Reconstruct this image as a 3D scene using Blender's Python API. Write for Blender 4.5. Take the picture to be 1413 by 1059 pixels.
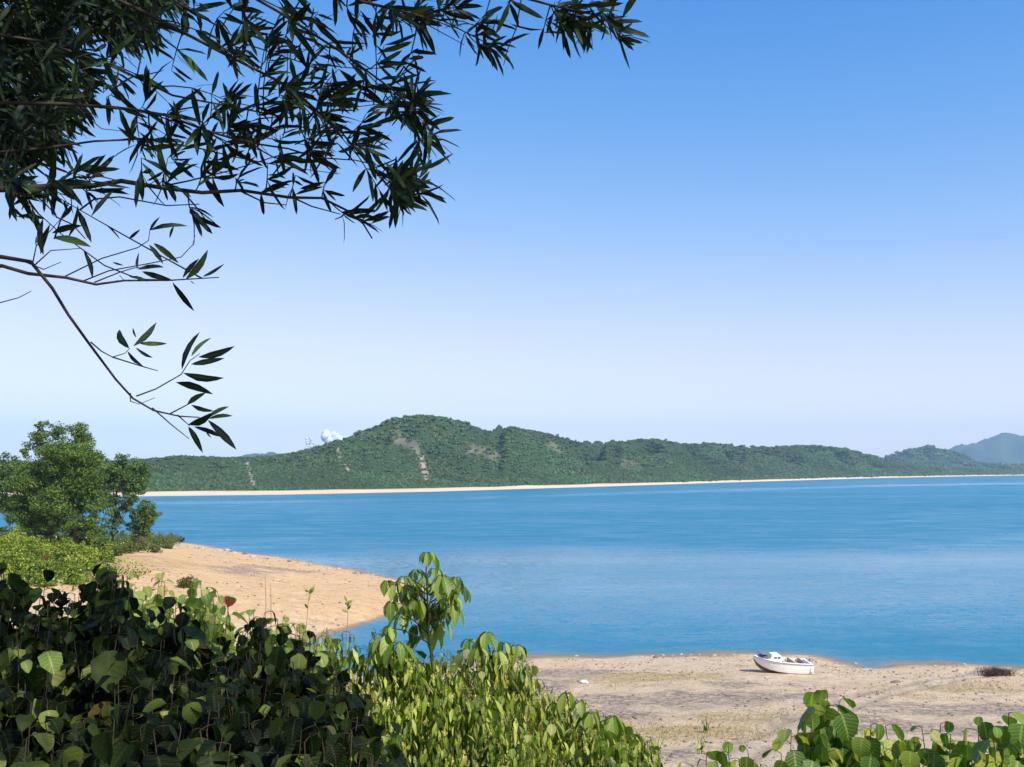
import bpy, math, random
import numpy as np
from mathutils import Vector, Matrix

# ------------------------------------------------------------------ camera, sky, sun, exposure
scene = bpy.context.scene
for o in list(bpy.data.objects):
    bpy.data.objects.remove(o)
COL = scene.collection
IMG_W, IMG_H, FPX = 1413.0, 1059.0, 1387.0
CX, CY, HORIZON = IMG_W / 2, IMG_H / 2, 645.0
CAM_Z = 18.0
PITCH = math.atan((HORIZON - CY) / FPX)

cam_data = bpy.data.cameras.new('camera')
cam = bpy.data.objects.new('camera', cam_data)
COL.objects.link(cam)
cam.location = (0, 0, CAM_Z)
cam.rotation_euler = (math.pi / 2 + PITCH, 0, 0)
cam_data.sensor_fit = 'HORIZONTAL'
cam_data.sensor_width = 36.0
cam_data.lens = 36.0 * FPX / IMG_W
cam_data.clip_start = 0.05
cam_data.clip_end = 40000
scene.camera = cam

SUN_DIR = Vector((0.50, -0.55, 0.75)).normalized()      # towards the sun: behind the camera, to the right
sun_el = math.asin(SUN_DIR.z)
world = bpy.data.worlds.new('World')
scene.world = world
world.use_nodes = True
wn, wl = world.node_tree.nodes, world.node_tree.links
bg = wn['Background']
sky = wn.new('ShaderNodeTexSky')
sky.sky_type = 'NISHITA'
sky.sun_disc = False
sky.sun_elevation = sun_el
sky.sun_rotation = math.atan2(SUN_DIR.x, SUN_DIR.y)
sky.altitude = 0
sky.air_density = 1.0
sky.dust_density = 0.25
sky.ozone_density = 5.0
sc_ = wn.new('ShaderNodeSeparateColor'); cc_ = wn.new('ShaderNodeCombineColor')
wl.new(sky.outputs[0], sc_.inputs[0])
for ch, (gain, power, knee) in enumerate(((0.77, 2.8, 0.026), (1.165, 1.55, 0.38), (1.0, 0.53, None))):      # the camera's colour response, the same for the whole sky
    m0 = wn.new('ShaderNodeMath'); m0.operation = 'MULTIPLY'; m0.inputs[1].default_value = 0.12
    m1 = wn.new('ShaderNodeMath'); m1.operation = 'POWER'; m1.inputs[1].default_value = power
    m2 = wn.new('ShaderNodeMath'); m2.operation = 'MULTIPLY'; m2.inputs[1].default_value = gain * 8.0 * (0.93 if knee is None else 1.0)
    wl.new(sc_.outputs[ch], m0.inputs[0]); wl.new(m0.outputs[0], m1.inputs[0])
    src = m1.outputs[0]
    if knee is not None:
        m3 = wn.new('ShaderNodeMath'); m3.operation = 'ADD'; m3.inputs[1].default_value = knee
        m4 = wn.new('ShaderNodeMath'); m4.operation = 'DIVIDE'
        wl.new(src, m3.inputs[0]); wl.new(src, m4.inputs[0]); wl.new(m3.outputs[0], m4.inputs[1])
        src = m4.outputs[0]
    wl.new(src, m2.inputs[0]); wl.new(m2.outputs[0], cc_.inputs[ch])
# thin high cloud over the whole sky, on a flat layer far above
tcw = wn.new('ShaderNodeTexCoord')
sep = wn.new('ShaderNodeSeparateXYZ')
wl.new(tcw.outputs['Generated'], sep.inputs[0])
den = wn.new('ShaderNodeMath'); den.operation = 'ADD'; den.inputs[1].default_value = 0.18
wl.new(sep.outputs[2], den.inputs[0])
prj = wn.new('ShaderNodeVectorMath'); prj.operation = 'DIVIDE'
wl.new(tcw.outputs['Generated'], prj.inputs[0]); wl.new(den.outputs[0], prj.inputs[1])
mpw = wn.new('ShaderNodeMapping')
mpw.inputs['Location'].default_value = (4.75, 0.55, 0.0)
mpw.inputs['Scale'].default_value = (1.0, 1.0, 0.0)
wl.new(prj.outputs[0], mpw.inputs['Vector'])
cno = wn.new('ShaderNodeTexNoise')
cno.inputs['Scale'].default_value = 0.9; cno.inputs['Detail'].default_value = 6.0; cno.inputs['Distortion'].default_value = 0.4
wl.new(mpw.outputs[0], cno.inputs['Vector'])
cmr = wn.new('ShaderNodeMapRange'); cmr.interpolation_type = 'SMOOTHSTEP'
for i, x in enumerate((0.64, 0.82, 0.0, 0.36)):
    cmr.inputs[i + 1].default_value = x
wl.new(cno.outputs['Fac'], cmr.inputs[0])
cmx = wn.new('ShaderNodeMix'); cmx.data_type = 'RGBA'
wl.new(cmr.outputs[0], cmx.inputs['Factor'])
wl.new(cc_.outputs[0], cmx.inputs[6])
cmx.inputs[7].default_value = (4.9, 5.3, 6.0, 1)
wl.new(cmx.outputs[2], bg.inputs['Color'])
bg.inputs['Strength'].default_value = 0.125

sun_data = bpy.data.lights.new('sun', 'SUN')
sun_data.energy = 4.5
sun_data.angle = math.radians(0.53)
sun_data.color = (1.0, 0.95, 0.86)
sun = bpy.data.objects.new('sun', sun_data)
COL.objects.link(sun)
sun.rotation_euler = SUN_DIR.to_track_quat('Z', 'Y').to_euler()
sun.location = (20, -20, 60)

vs = scene.view_settings
vs.view_transform = 'Standard'
vs.look = 'None'
vs.exposure = 0.45
vs.gamma = 1.0
scene.render.engine = 'CYCLES'
cy = scene.cycles
cy.max_bounces = 8
cy.diffuse_bounces = 3
cy.glossy_bounces = 3
cy.transmission_bounces = 4
cy.transparent_max_bounces = 6
cy.volume_bounces = 1
cy.caustics_reflective = False
cy.caustics_refractive = False
cy.sample_clamp_indirect = 6.0

# ------------------------------------------------------------------ helpers
rng = np.random.default_rng(7)
rnd = random.Random(11)
cP, sP = math.cos(PITCH), math.sin(PITCH)

def ray(px, py):
    a, b = (px - CX) / FPX, -(py - CY) / FPX
    return Vector((a, cP - sP * b, sP + cP * b))

def at(px, py, dist):
    """Point seen at that place of the photograph, `dist` metres ahead."""
    d = ray(px, py)
    return Vector((0, 0, CAM_Z)) + d * (dist / d.y)

def on(px, py, z):
    d = ray(px, py)
    return Vector((0, 0, CAM_Z)) + d * ((z - CAM_Z) / d.z)

def hash2(ix, iy, seed):
    n = (ix.astype(np.int64) * 374761393 + iy.astype(np.int64) * 668265263 + seed * 974711) & 0x7fffffff
    n = ((n ^ (n >> 13)) * 1274126177) & 0x7fffffff
    return ((n ^ (n >> 16)) & 0xffff) / 65535.0

def vnoise(x, y, seed=0):
    x, y = np.asarray(x, float), np.asarray(y, float)
    ix, iy = np.floor(x), np.floor(y)
    fx, fy = x - ix, y - iy
    ux, uy = fx * fx * (3 - 2 * fx), fy * fy * (3 - 2 * fy)
    a, b = hash2(ix, iy, seed), hash2(ix + 1, iy, seed)
    c, d = hash2(ix, iy + 1, seed), hash2(ix + 1, iy + 1, seed)
    return (a + (b - a) * ux) * (1 - uy) + (c + (d - c) * ux) * uy

def fbm(x, y, octaves=4, seed=0):
    s, amp, tot, f = 0.0, 1.0, 0.0, 1.0
    for o in range(octaves):
        s = s + amp * (vnoise(x * f + 13.7 * o, y * f - 7.3 * o, seed + o) - 0.5)
        tot += amp
        amp *= 0.5
        f *= 2.03
    return s / tot * 2          # about -1 .. 1

def sstep(a, b, x):
    t = np.clip((x - a) / (b - a), 0, 1)
    return t * t * (3 - 2 * t)

def mesh_np(name, verts, faces, smooth=False):
    """faces: (n,3) or (n,4) int array, or a list of such arrays."""
    if not isinstance(faces, list):
        faces = [faces]
    me = bpy.data.meshes.new(name)
    verts = np.asarray(verts, np.float32)
    me.vertices.add(len(verts))
    me.vertices.foreach_set('co', verts.ravel())
    if sum(len(f) for f in faces) == 0:
        me.update()
        return me
    loops = np.concatenate([np.asarray(f, np.int32).ravel() for f in faces])
    sizes = np.concatenate([np.full(len(f), f.shape[1], np.int32) for f in faces])
    starts = np.concatenate([[0], np.cumsum(sizes)[:-1]]).astype(np.int32)
    me.loops.add(len(loops))
    me.loops.foreach_set('vertex_index', loops)
    me.polygons.add(len(sizes))
    me.polygons.foreach_set('loop_start', starts)
    me.polygons.foreach_set('loop_total', sizes)
    if smooth:
        me.polygons.foreach_set('use_smooth', np.ones(len(sizes), bool))
    me.update(calc_edges=True)
    me.validate()
    return me

def attr(me, name, vals, typ='FLOAT'):
    a = me.attributes.new(name, typ, 'POINT')
    if typ == 'FLOAT':
        a.data.foreach_set('value', np.asarray(vals, np.float32).ravel())
    else:
        v = np.asarray(vals, np.float32)
        if v.shape[1] == 3:
            v = np.concatenate([v, np.ones((len(v), 1), np.float32)], 1)
        a.data.foreach_set('color', v.ravel())

def tag(o, label=None, cat=None, group=None, kind=None):
    if label: o['label'] = label
    if cat: o['category'] = cat
    if group: o['group'] = group
    if kind: o['kind'] = kind
    return o

def link(name, me, material=None, parent=None):
    o = bpy.data.objects.new(name, me)
    COL.objects.link(o)
    if material is not None and not me.materials:
        me.materials.append(material)
    if parent is not None:
        o.parent = parent
    return o

def empty(name, loc=(0, 0, 0), rz=0.0):
    o = bpy.data.objects.new(name, None)
    o.empty_display_size = 0.2
    COL.objects.link(o)
    o.location = loc
    o.rotation_euler = (0, 0, rz)
    return o

def grid_faces(nu, nv):
    """faces of a vertex grid stored row by row, nu columns, nv rows"""
    i = np.arange(nu - 1)[None, :] + nu * np.arange(nv - 1)[:, None]
    i = i.ravel()
    return np.stack([i, i + 1, i + nu + 1, i + nu], 1)

class MB:
    """collects vertices and faces of one mesh"""
    def __init__(self):
        self.v, self.f = [], []
    def add(self, verts, faces):
        b = len(self.v)
        self.v += [tuple(p) for p in verts]
        self.f += [tuple(i + b for i in f) for f in faces]
    def tube(self, pts, radii, n=6, cap=True):
        pts = [Vector(p) for p in pts]
        rings, up = [], None
        for i, p in enumerate(pts):
            d = (pts[min(i + 1, len(pts) - 1)] - pts[max(i - 1, 0)])
            d = d.normalized() if d.length > 1e-9 else Vector((0, 0, 1))
            if up is None:
                up = Vector((0, 0, 1)) if abs(d.z) < 0.9 else Vector((1, 0, 0))
            s = d.cross(up)
            if s.length < 1e-6:
                s = d.orthogonal()
            s.normalize()
            up = s.cross(d)
            r = radii[i] if hasattr(radii, '__len__') else radii
            rings.append([p + (s * math.cos(a) + up * math.sin(a)) * r for a in (2 * math.pi * k / n for k in range(n))])
        verts = [v for rg in rings for v in rg]
        faces = []
        for i in range(len(rings) - 1):
            for k in range(n):
                k2 = (k + 1) % n
                faces.append((i * n + k, i * n + k2, (i + 1) * n + k2, (i + 1) * n + k))
        if cap:
            faces.append(tuple(range(n - 1, -1, -1)))
            faces.append(tuple((len(rings) - 1) * n + k for k in range(n)))
        self.add(verts, faces)
    def box(self, lo, hi):
        (x0, y0, z0), (x1, y1, z1) = lo, hi
        self.add([(x0, y0, z0), (x1, y0, z0), (x1, y1, z0), (x0, y1, z0), (x0, y0, z1), (x1, y0, z1), (x1, y1, z1), (x0, y1, z1)],
                 [(3, 2, 1, 0), (4, 5, 6, 7), (0, 1, 5, 4), (1, 2, 6, 5), (2, 3, 7, 6), (3, 0, 4, 7)])
    def mesh(self, name, smooth=False):
        me = bpy.data.meshes.new(name)
        me.from_pydata(self.v, [], self.f)
        if smooth:
            me.polygons.foreach_set('use_smooth', np.ones(len(me.polygons), bool))
        me.update()
        return me

# ------------------------------------------------------------------ materials
class NT:
    """small helper for node trees"""
    def __init__(self, name):
        self.m = bpy.data.materials.new(name)
        self.m.use_nodes = True
        self.t = self.m.node_tree
        self.n, self.l = self.t.nodes, self.t.links
        self.out = self.n['Material Output']
        self.b = self.n['Principled BSDF']
    def node(self, typ, **kw):
        nd = self.n.new(typ)
        for k, v in kw.items():
            setattr(nd, k, v)
        return nd
    def set(self, sock, v):
        if isinstance(v, bpy.types.NodeSocket):
            self.l.new(v, sock)
        else:
            sock.default_value = v
    def math(self, op, a, b=0.0, c=None, clamp=False):
        nd = self.node('ShaderNodeMath', operation=op, use_clamp=clamp)
        self.set(nd.inputs[0], a)
        self.set(nd.inputs[1], b)
        if c is not None:
            self.set(nd.inputs[2], c)
        return nd.outputs[0]
    def vmath(self, op, a, b):
        nd = self.node('ShaderNodeVectorMath', operation=op)
        self.set(nd.inputs[0], a)
        self.set(nd.inputs[1], b)
        return nd.outputs[0]
    def mix(self, f, a, b, blend='MIX'):
        nd = self.node('ShaderNodeMix', data_type='RGBA', blend_type=blend)
        self.set(nd.inputs['Factor'], f)
        self.set(nd.inputs[6], a if isinstance(a, bpy.types.NodeSocket) else (*a, 1.0))
        self.set(nd.inputs[7], b if isinstance(b, bpy.types.NodeSocket) else (*b, 1.0))
        return nd.outputs[2]
    def noise(self, scale, detail=3.0, rough=0.55, vec=None, dist=0.0):
        nd = self.node('ShaderNodeTexNoise')
        nd.inputs['Scale'].default_value = scale
        nd.inputs['Detail'].default_value = detail
        nd.inputs['Roughness'].default_value = rough
        nd.inputs['Distortion'].default_value = dist
        if vec is not None:
            self.l.new(vec, nd.inputs['Vector'])
        return nd
    def pos(self):
        return self.node('ShaderNodeNewGeometry').outputs['Position']
    def scaled(self, vec, s):
        nd = self.node('ShaderNodeMapping')
        nd.inputs['Scale'].default_value = s
        self.l.new(vec, nd.inputs['Vector'])
        return nd.outputs[0]
    def ramp(self, fac, stops, interp='LINEAR'):
        nd = self.node('ShaderNodeValToRGB')
        nd.color_ramp.interpolation = interp
        e = nd.color_ramp.elements
        while len(e) < len(stops):
            e.new(0.5)
        for el, (p, c) in zip(e, stops):
            el.position = p
            el.color = (*c, 1.0) if len(c) == 3 else c
        self.l.new(fac, nd.inputs[0])
        return nd.outputs[0]
    def maprange(self, v, a, b, c=0.0, d=1.0):
        nd = self.node('ShaderNodeMapRange', interpolation_type='SMOOTHSTEP')
        self.l.new(v, nd.inputs[0])
        for i, x in enumerate((a, b, c, d)):
            nd.inputs[i + 1].default_value = x
        return nd.outputs[0]
    def attrib(self, name, color=False):
        nd = self.node('ShaderNodeAttribute', attribute_name=name)
        return nd.outputs['Color'] if color else nd.outputs['Fac']
    def bump(self, h, strength, dist, normal=None):
        nd = self.node('ShaderNodeBump')
        nd.inputs['Strength'].default_value = strength
        nd.inputs['Distance'].default_value = dist
        self.l.new(h, nd.inputs['Height'])
        if normal is not None:
            self.l.new(normal, nd.inputs['Normal'])
        self.l.new(nd.outputs[0], self.b.inputs['Normal'])
        return nd.outputs[0]

def plain(name, color, rough=0.8, spec=0.3, var=0.15, scale=6.0, bump=0.0, metallic=0.0):
    t = NT(name)
    tc = t.node('ShaderNodeTexCoord').outputs['Object']
    n = t.noise(scale, 5.0, 0.6, tc)
    lo = tuple(c * (1 - var) for c in color)
    hi = tuple(min(1, c * (1 + var)) for c in color)
    t.l.new(t.mix(n.outputs['Fac'], lo, hi), t.b.inputs['Base Color'])
    t.b.inputs['Roughness'].default_value = rough
    t.b.inputs['Specular IOR Level'].default_value = spec
    t.b.inputs['Metallic'].default_value = metallic
    if bump:
        t.bump(n.outputs['Fac'], bump, 0.02)
    return t.m

def leaf_material(name, stops, trans=0.35, rough=0.4, spec=0.45, vein=True, back=1.25, spots=0.25):
    """stops: colours over a random value that differs from leaf to leaf"""
    t = NT(name)
    a = t.attrib('rnd')
    oi = t.node('ShaderNodeObjectInfo').outputs['Random']
    r = t.math('FRACT', t.math('ADD', a, oi))
    col = t.ramp(r, stops)
    if vein:
        side = t.attrib('side')                     # 0 on the midrib, 1 at the edge
        mid = t.maprange(side, 0.0, 0.16, 0.45, 0.0)
        col = t.mix(mid, col, tuple(min(1, c * 1.9 + 0.02) for c in stops[len(stops) // 2][1]))
        ph = t.math('SUBTRACT', t.math('MULTIPLY', t.attrib('along'), 7.0), t.math('MULTIPLY', side, 1.6))
        sv = t.maprange(t.math('ABSOLUTE', t.math('SUBTRACT', t.math('FRACT', ph), 0.5)), 0.0, 0.13, 0.32, 0.0)
        col = t.mix(sv, col, tuple(min(1, c * 1.7 + 0.01) for c in stops[len(stops) // 2][1]))
        blt = t.noise(14.0, 2.0, 0.5, t.node('ShaderNodeTexCoord').outputs['Object'])
        col = t.mix(t.maprange(blt.outputs['Fac'], 0.35, 0.7, 0.0, 0.45), col, t.mix(1.0, col, (1.5, 1.25, 0.8), 'MULTIPLY'))
        t.bump(t.math('ADD', t.math('ABSOLUTE', t.math('SUBTRACT', t.math('FRACT', ph), 0.5)), blt.outputs['Fac']), 0.35, 0.004)
    if spots:
        tc = t.node('ShaderNodeTexCoord').outputs['Object']
        n = t.noise(45.0, 3.0, 0.6, tc)
        f = t.maprange(n.outputs['Fac'], 0.52, 0.72, 0.0, spots)
        col = t.mix(f, col, (0.10, 0.085, 0.03))
    bf = t.node('ShaderNodeNewGeometry').outputs['Backfacing']
    paler = t.mix(1.0, col, (back, back * 0.97, back), 'MULTIPLY')
    col = t.mix(bf, col, paler)
    t.l.new(col, t.b.inputs['Base Color'])
    t.b.inputs['Roughness'].default_value = rough
    t.b.inputs['Specular IOR Level'].default_value = spec
    tr = t.node('ShaderNodeBsdfTranslucent')
    t.l.new(t.mix(1.0, col, (1.25, 1.35, 0.55), 'MULTIPLY'), tr.inputs['Color'])
    mx = t.node('ShaderNodeMixShader')
    mx.inputs[0].default_value = trans
    t.l.new(t.b.outputs[0], mx.inputs[1])
    t.l.new(tr.outputs[0], mx.inputs[2])
    t.l.new(mx.outputs[0], t.out.inputs['Surface'])
    return t.m

# ================================================================== THE SETTING
# ---- near land: thin-plate surface through surveyed shoreline and ground points
ctl = []
for px, py in [(690, 905), (745, 905), (800, 904), (860, 905), (905, 902), (985, 902), (1040, 899), (1110, 904), (1160, 912),
               (1210, 920), (1262, 918), (1330, 917), (1413, 921), (1520, 927), (1650, 934),
               (600, 922), (500, 930), (410, 905), (430, 884), (470, 872), (512, 857), (556, 836), (592, 814), (572, 802),
               (530, 795), (470, 783), (400, 771), (330, 762), (268, 751)]:
    p = on(px, py, 0.0)
    ctl.append((p.x, p.y, 0.0))
for px, py, z in [(400, 800, 1.5), (300, 800, 3.0), (470, 815, 1.0), (350, 840, 1.8), (230, 790, 4.0), (200, 765, 4.6), (440, 850, 0.9), (490, 842, 0.75), (525, 830, 0.55), (552, 815, 0.4),
                  (340, 775, 1.3), (255, 760, 2.0)]:
    p = on(px, py, z)
    ctl.append((p.x, p.y, z))
ctl += [(-82, 246, 0), (-130, 262, 0), (-200, 275, 0), (-100, 150, 8), (-140, 160, 9), (-92, 205, 4.0), (-135, 215, 5), (-80, 180, 4.5),
        (-200, 180, 10), (-80, 100, 7), (-55, 75, 6.5), (-38, 60, 6), (-60, 40, 9.5), (-110, 60, 12), (-200, 80, 14), (-45, 105, 2.5),
        (-36, 85, 3.5), (0, -1, 16.4), (-4, 0, 16.5), (4, 0, 16.3), (0, 4, 15.75), (-6, 5, 15.9), (6, 5, 15.5), (0, 10, 13.4), (0, 20, 10.3),
        (-12, 10, 13.8), (12, 10, 13.2), (0, 33, 7.2), (20, 33, 7.2), (-20, 33, 7.6), (0, 46, 4.9), (20, 46, 4.9), (-20, 46, 5.0), (40, 46, 5.0),
        (-15, -12, 18), (15, -12, 17.6), (0, -30, 18.5), (60, 35, 7), (60, 10, 13), (-40, 10, 14.5), (-40, -30, 18.5), (60, -30, 18),
        (-110, 0, 17), (110, 0, 16), (110, 50, 6), (110, 80, 1.0), (0, 68, 2.6), (28, 68, 2.5), (55, 68, 2.4), (-16, 74, 1.9), (12, 84, 1.1), (26, 85, 1.0), (45, 82, 0.8),
        (20, 125, -2.5), (60, 125, -3), (20, 200, -4), (-40, 285, -4), (-100, 310, -4), (110, 120, -3), (-4, 130, -2), (-30, 240, -3), (5, 165, -3),
        (-6, 110, -0.9), (-150, 320, -4), (100, 300, -5), (-215, 320, -3)]
ctl = np.array(ctl)

def tps_fit(P, lam=2.0):
    n = len(P)
    d = np.linalg.norm(P[:, None, :2] - P[None, :, :2], axis=2) / 50
    K = np.where(d > 0, d * d * np.log(d + 1e-12), 0) + np.eye(n) * lam * 1e-4
    A = np.zeros((n + 3, n + 3))
    A[:n, :n] = K
    A[:n, n] = 1
    A[:n, n + 1:] = P[:, :2] / 50
    A[n:, :n] = A[:n, n:].T
    return np.linalg.solve(A, np.concatenate([P[:, 2], np.zeros(3)]))
tps_w = tps_fit(ctl)

def polyline_dist(x, y, pts):
    best = np.full(np.shape(x), 1e9)
    for (x0, y0), (x1, y1) in zip(pts[:-1], pts[1:]):
        dx, dy = x1 - x0, y1 - y0
        t = np.clip(((x - x0) * dx + (y - y0) * dy) / (dx * dx + dy * dy), 0, 1)
        best = np.minimum(best, np.hypot(x - x0 - t * dx, y - y0 - t * dy))
    return best

track = []
for px, py, z in [(1420, 905, 0.3), (1300, 938, 1.1), (1230, 957, 1.7), (1130, 990, 2.9), (1040, 1028, 4.3), (960, 1070, 5.6), (880, 1130, 7.5)]:
    p = on(px, py, z)
    track.append((p.x, p.y))

def terrain_raw(x, y):
    x, y = np.asarray(x, float), np.asarray(y, float)
    sh = x.shape
    X = np.stack([x.ravel(), y.ravel()], 1) / 50
    out = np.zeros(len(X))
    C = ctl[:, :2] / 50
    for s in range(0, len(X), 20000):
        d2 = ((X[s:s + 20000, None, :] - C[None]) ** 2).sum(2)
        out[s:s + 20000] = (0.5 * d2 * np.log(d2 + 1e-12)) @ tps_w[:-3] + tps_w[-3] + X[s:s + 20000] @ tps_w[-2:]
    return out.reshape(sh)

def terrain(x, y):
    x, y = np.asarray(x, float), np.asarray(y, float)
    z = terrain_raw(x, y)
    land = sstep(-0.3, 1.2, z)
    z = z + land * (0.28 * fbm(x / 9, y / 9, 4, 3) + 0.10 * fbm(x / 1.7, y / 1.7, 3, 9)) * sstep(8, 30, np.hypot(x, y))
    z = z + 0.12 * fbm(x / 4, y / 4, 3, 21) * sstep(8, 30, np.hypot(x, y))
    d = polyline_dist(x, y, track)
    rut = np.exp(-((np.abs(d - 0.85)) / 0.34) ** 2)
    z = z - 0.20 * rut * land + 0.05 * np.exp(-((d - 1.7) / 0.35) ** 2) * land
    return np.clip(z, -5, 25)

def axis(*segs):
    out = []
    for a, b, st in segs:
        out.append(np.arange(a, b, st))
    out.append([segs[-1][1]])
    return np.concatenate(out)
gx = axis((-240, -90, 2.4), (-90, -40, 1.0), (-40, 56, 0.5), (56, 150, 2.4))
gy = axis((-45, 0, 1.5), (0, 36, 0.9), (36, 100, 0.45), (100, 180, 0.7), (180, 330, 2.2))
X, Y = np.meshgrid(gx, gy)
Z = terrain(X, Y)
me = mesh_np('ground', np.stack([X, Y, Z], 2).reshape(-1, 3), grid_faces(len(gx), len(gy)), smooth=True)

def blob(px, py, z, rx, ry, seed, k=0.75):
    """soft uneven patch of another soil, centred at a place on the ground"""
    c = on(px, py, z)
    d = np.hypot((X - c.x) / rx, (Y - c.y) / ry) + k * fbm(X / 3.2, Y / 3.2, 4, seed)
    return 1 - sstep(0.5, 1.15, d)
gravel = np.zeros_like(X)
for a in [(770, 920, 1.3, 5.0, 4.5, 31), (925, 965, 2.4, 7.5, 5.5, 32), (830, 985, 3.2, 5, 4, 33), (1340, 985, 2.6, 7, 4.0, 34), (1260, 1010, 3.5, 6, 3.5, 35), (1005, 948, 1.6, 3, 2.2, 36), (1080, 965, 2.2, 4, 3, 39), (1180, 1000, 3.3, 5, 3, 30), (740, 940, 2.0, 4, 4, 29), (880, 1030, 5.0, 5, 4, 28),
          (330, 790, 2.2, 6, 9, 37), (380, 785, 1.6, 7, 6, 38)]:
    gravel = np.maximum(gravel, blob(*a))
dry = np.zeros_like(X)
for a in [(880, 936, 1.4, 6.5, 3.2, 41), (1050, 995, 3.2, 5.0, 3.2, 42), (960, 1010, 3.9, 5.5, 3.0, 43), (940, 932, 1.3, 4, 2.2, 44), (1330, 950, 1.6, 8, 3, 45), (190, 775, 4.5, 9, 10, 46)]:
    dry = np.maximum(dry, blob(*a) * 0.9)
headland = sstep(95, 125, Y + 0.3 * X * 0)
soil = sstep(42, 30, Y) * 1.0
trackm = np.exp(-(polyline_dist(X, Y, track) / 1.5) ** 4)
_td = polyline_dist(X, Y, track)
rutm = np.exp(-(np.abs(_td - 0.95) / 0.36) ** 2) * (0.7 + 0.5 * fbm(X / 2, Y / 2, 3, 66))
wet = 1 - sstep(0.02, 0.20, Z + 0.12 * fbm(X / 5, Y / 5, 3, 55))
for nm, a in (('gravel', gravel), ('dry', dry), ('headland', headland), ('soil', soil), ('track', trackm), ('rut', np.clip(rutm, 0, 1)), ('wet', wet)):
    attr(me, nm, a)

t = NT('sand_and_soil')
P = t.pos()
n1 = t.noise(0.22, 5, 0.6, P)
n2 = t.noise(2.6, 6, 0.7, P)
n3 = t.noise(14.0, 4, 0.7, P)
sandc = t.mix(n1.outputs['Fac'], (0.69, 0.495, 0.30), (0.80, 0.62, 0.40))
headc = t.mix(n1.outputs['Fac'], (0.73, 0.43, 0.215), (0.80, 0.56, 0.29))
c = t.mix(t.attrib('headland'), sandc, headc)
c = t.mix(t.math('MULTIPLY', t.attrib('gravel'), t.maprange(n2.outputs['Fac'], 0.40, 0.58, 0.15, 0.95)), c, (0.26, 0.205, 0.175))
c = t.mix(t.math('MULTIPLY', t.attrib('dry'), t.maprange(n2.outputs['Fac'], 0.38, 0.62, 0.1, 0.85)), c, (0.40, 0.29, 0.10))
c = t.mix(t.math('MULTIPLY', t.attrib('track'), 0.75), c, (0.66, 0.53, 0.37))
c = t.mix(t.math('MULTIPLY', t.attrib('rut'), 0.75), c, (0.29, 0.215, 0.15))
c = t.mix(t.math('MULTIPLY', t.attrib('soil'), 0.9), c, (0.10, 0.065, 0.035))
c = t.mix(t.maprange(n2.outputs['Fac'], 0.56, 0.74, 0.0, 0.55), c, (0.26, 0.17, 0.11))
c = t.mix(t.maprange(n3.outputs['Fac'], 0.57, 0.68, 0.0, 0.7), c, (0.19, 0.13, 0.09))
c = t.mix(t.maprange(n3.outputs['Fac'], 0.40, 0.28, 0.0, 0.5), c, (0.80, 0.66, 0.48))
n4 = t.noise(0.75, 6, 0.72, t.scaled(P, (0.7, 1.0, 1.0)), dist=0.8)
c = t.mix(t.maprange(n4.outputs['Fac'], 0.52, 0.66, 0.0, 0.68), c, (0.34, 0.245, 0.185))
c = t.mix(t.maprange(n4.outputs['Fac'], 0.46, 0.32, 0.0, 0.6), c, (0.80, 0.65, 0.44))
c = t.mix(t.math('MULTIPLY', t.attrib('wet'), 0.72), c, (0.22, 0.15, 0.10))
t.l.new(c, t.b.inputs['Base Color'])
t.b.inputs['Roughness'].default_value = 0.95
t.b.inputs['Specular IOR Level'].default_value = 0.1
hgt = t.math('ADD', t.math('ADD', t.math('MULTIPLY', n2.outputs['Fac'], 1.0), t.math('MULTIPLY', n3.outputs['Fac'], 0.35)), t.math('MULTIPLY', n4.outputs['Fac'], 1.6))
t.bump(hgt, 1.0, 0.26)
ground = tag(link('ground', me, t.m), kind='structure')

# ---- lake
t = NT('lake_water')
P = t.pos()
w1 = t.noise(1.5, 4, 0.65, t.scaled(P, (0.45, 1.0, 1.0)))
w2 = t.noise(8.0, 3, 0.6, t.scaled(P, (0.5, 1.0, 1.0)))
big = t.noise(0.012, 3, 0.55, t.scaled(P, (0.28, 1.0, 1.0)), dist=0.6)
sub = t.vmath('SUBTRACT', t.mix(0.45, w1.outputs['Color'], w2.outputs['Color']), (0.5, 0.5, 0.5))
lane = t.attrib('calm')
st = t.math('MULTIPLY', t.maprange(big.outputs['Fac'], 0.36, 0.64, 0.55, 1.1), t.math('SUBTRACT', 1.0, t.math('MULTIPLY', lane, 0.7)))
sc = t.node('ShaderNodeVectorMath', operation='SCALE')
t.l.new(sub, sc.inputs[0])
t.l.new(t.math('MULTIPLY', st, 2.3), sc.inputs['Scale'])
flat = t.vmath('MULTIPLY', sc.outputs[0], (0.8, 1.0, 0.0))
nrm = t.node('ShaderNodeVectorMath', operation='NORMALIZE')
t.l.new(t.vmath('ADD', flat, (0.0, 0.0, 1.0)), nrm.inputs[0])
t.l.new(nrm.outputs[0], t.b.inputs['Normal'])
shal = t.attrib('shallow')
t.l.new(t.mix(shal, (0.020, 0.175, 0.262), (0.23, 0.19, 0.11)), t.b.inputs['Base Color'])
rip = t.noise(0.16, 5, 0.65, t.scaled(P, (0.35, 1.0, 1.0)), dist=0.5)
wind = t.math('MULTIPLY', t.math('MULTIPLY', t.maprange(big.outputs['Fac'], 0.36, 0.64, 0.75, 1.0), t.maprange(rip.outputs['Fac'], 0.34, 0.66, 0.62, 1.2)), t.math('SUBTRACT', 1.0, t.math('MULTIPLY', lane, 0.92)))
t.l.new(t.math('ADD', t.math('MULTIPLY', wind, 0.42), 0.08), t.b.inputs['Roughness'])
t.b.inputs['IOR'].default_value = 1.333
M_WATER = t.m

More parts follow.
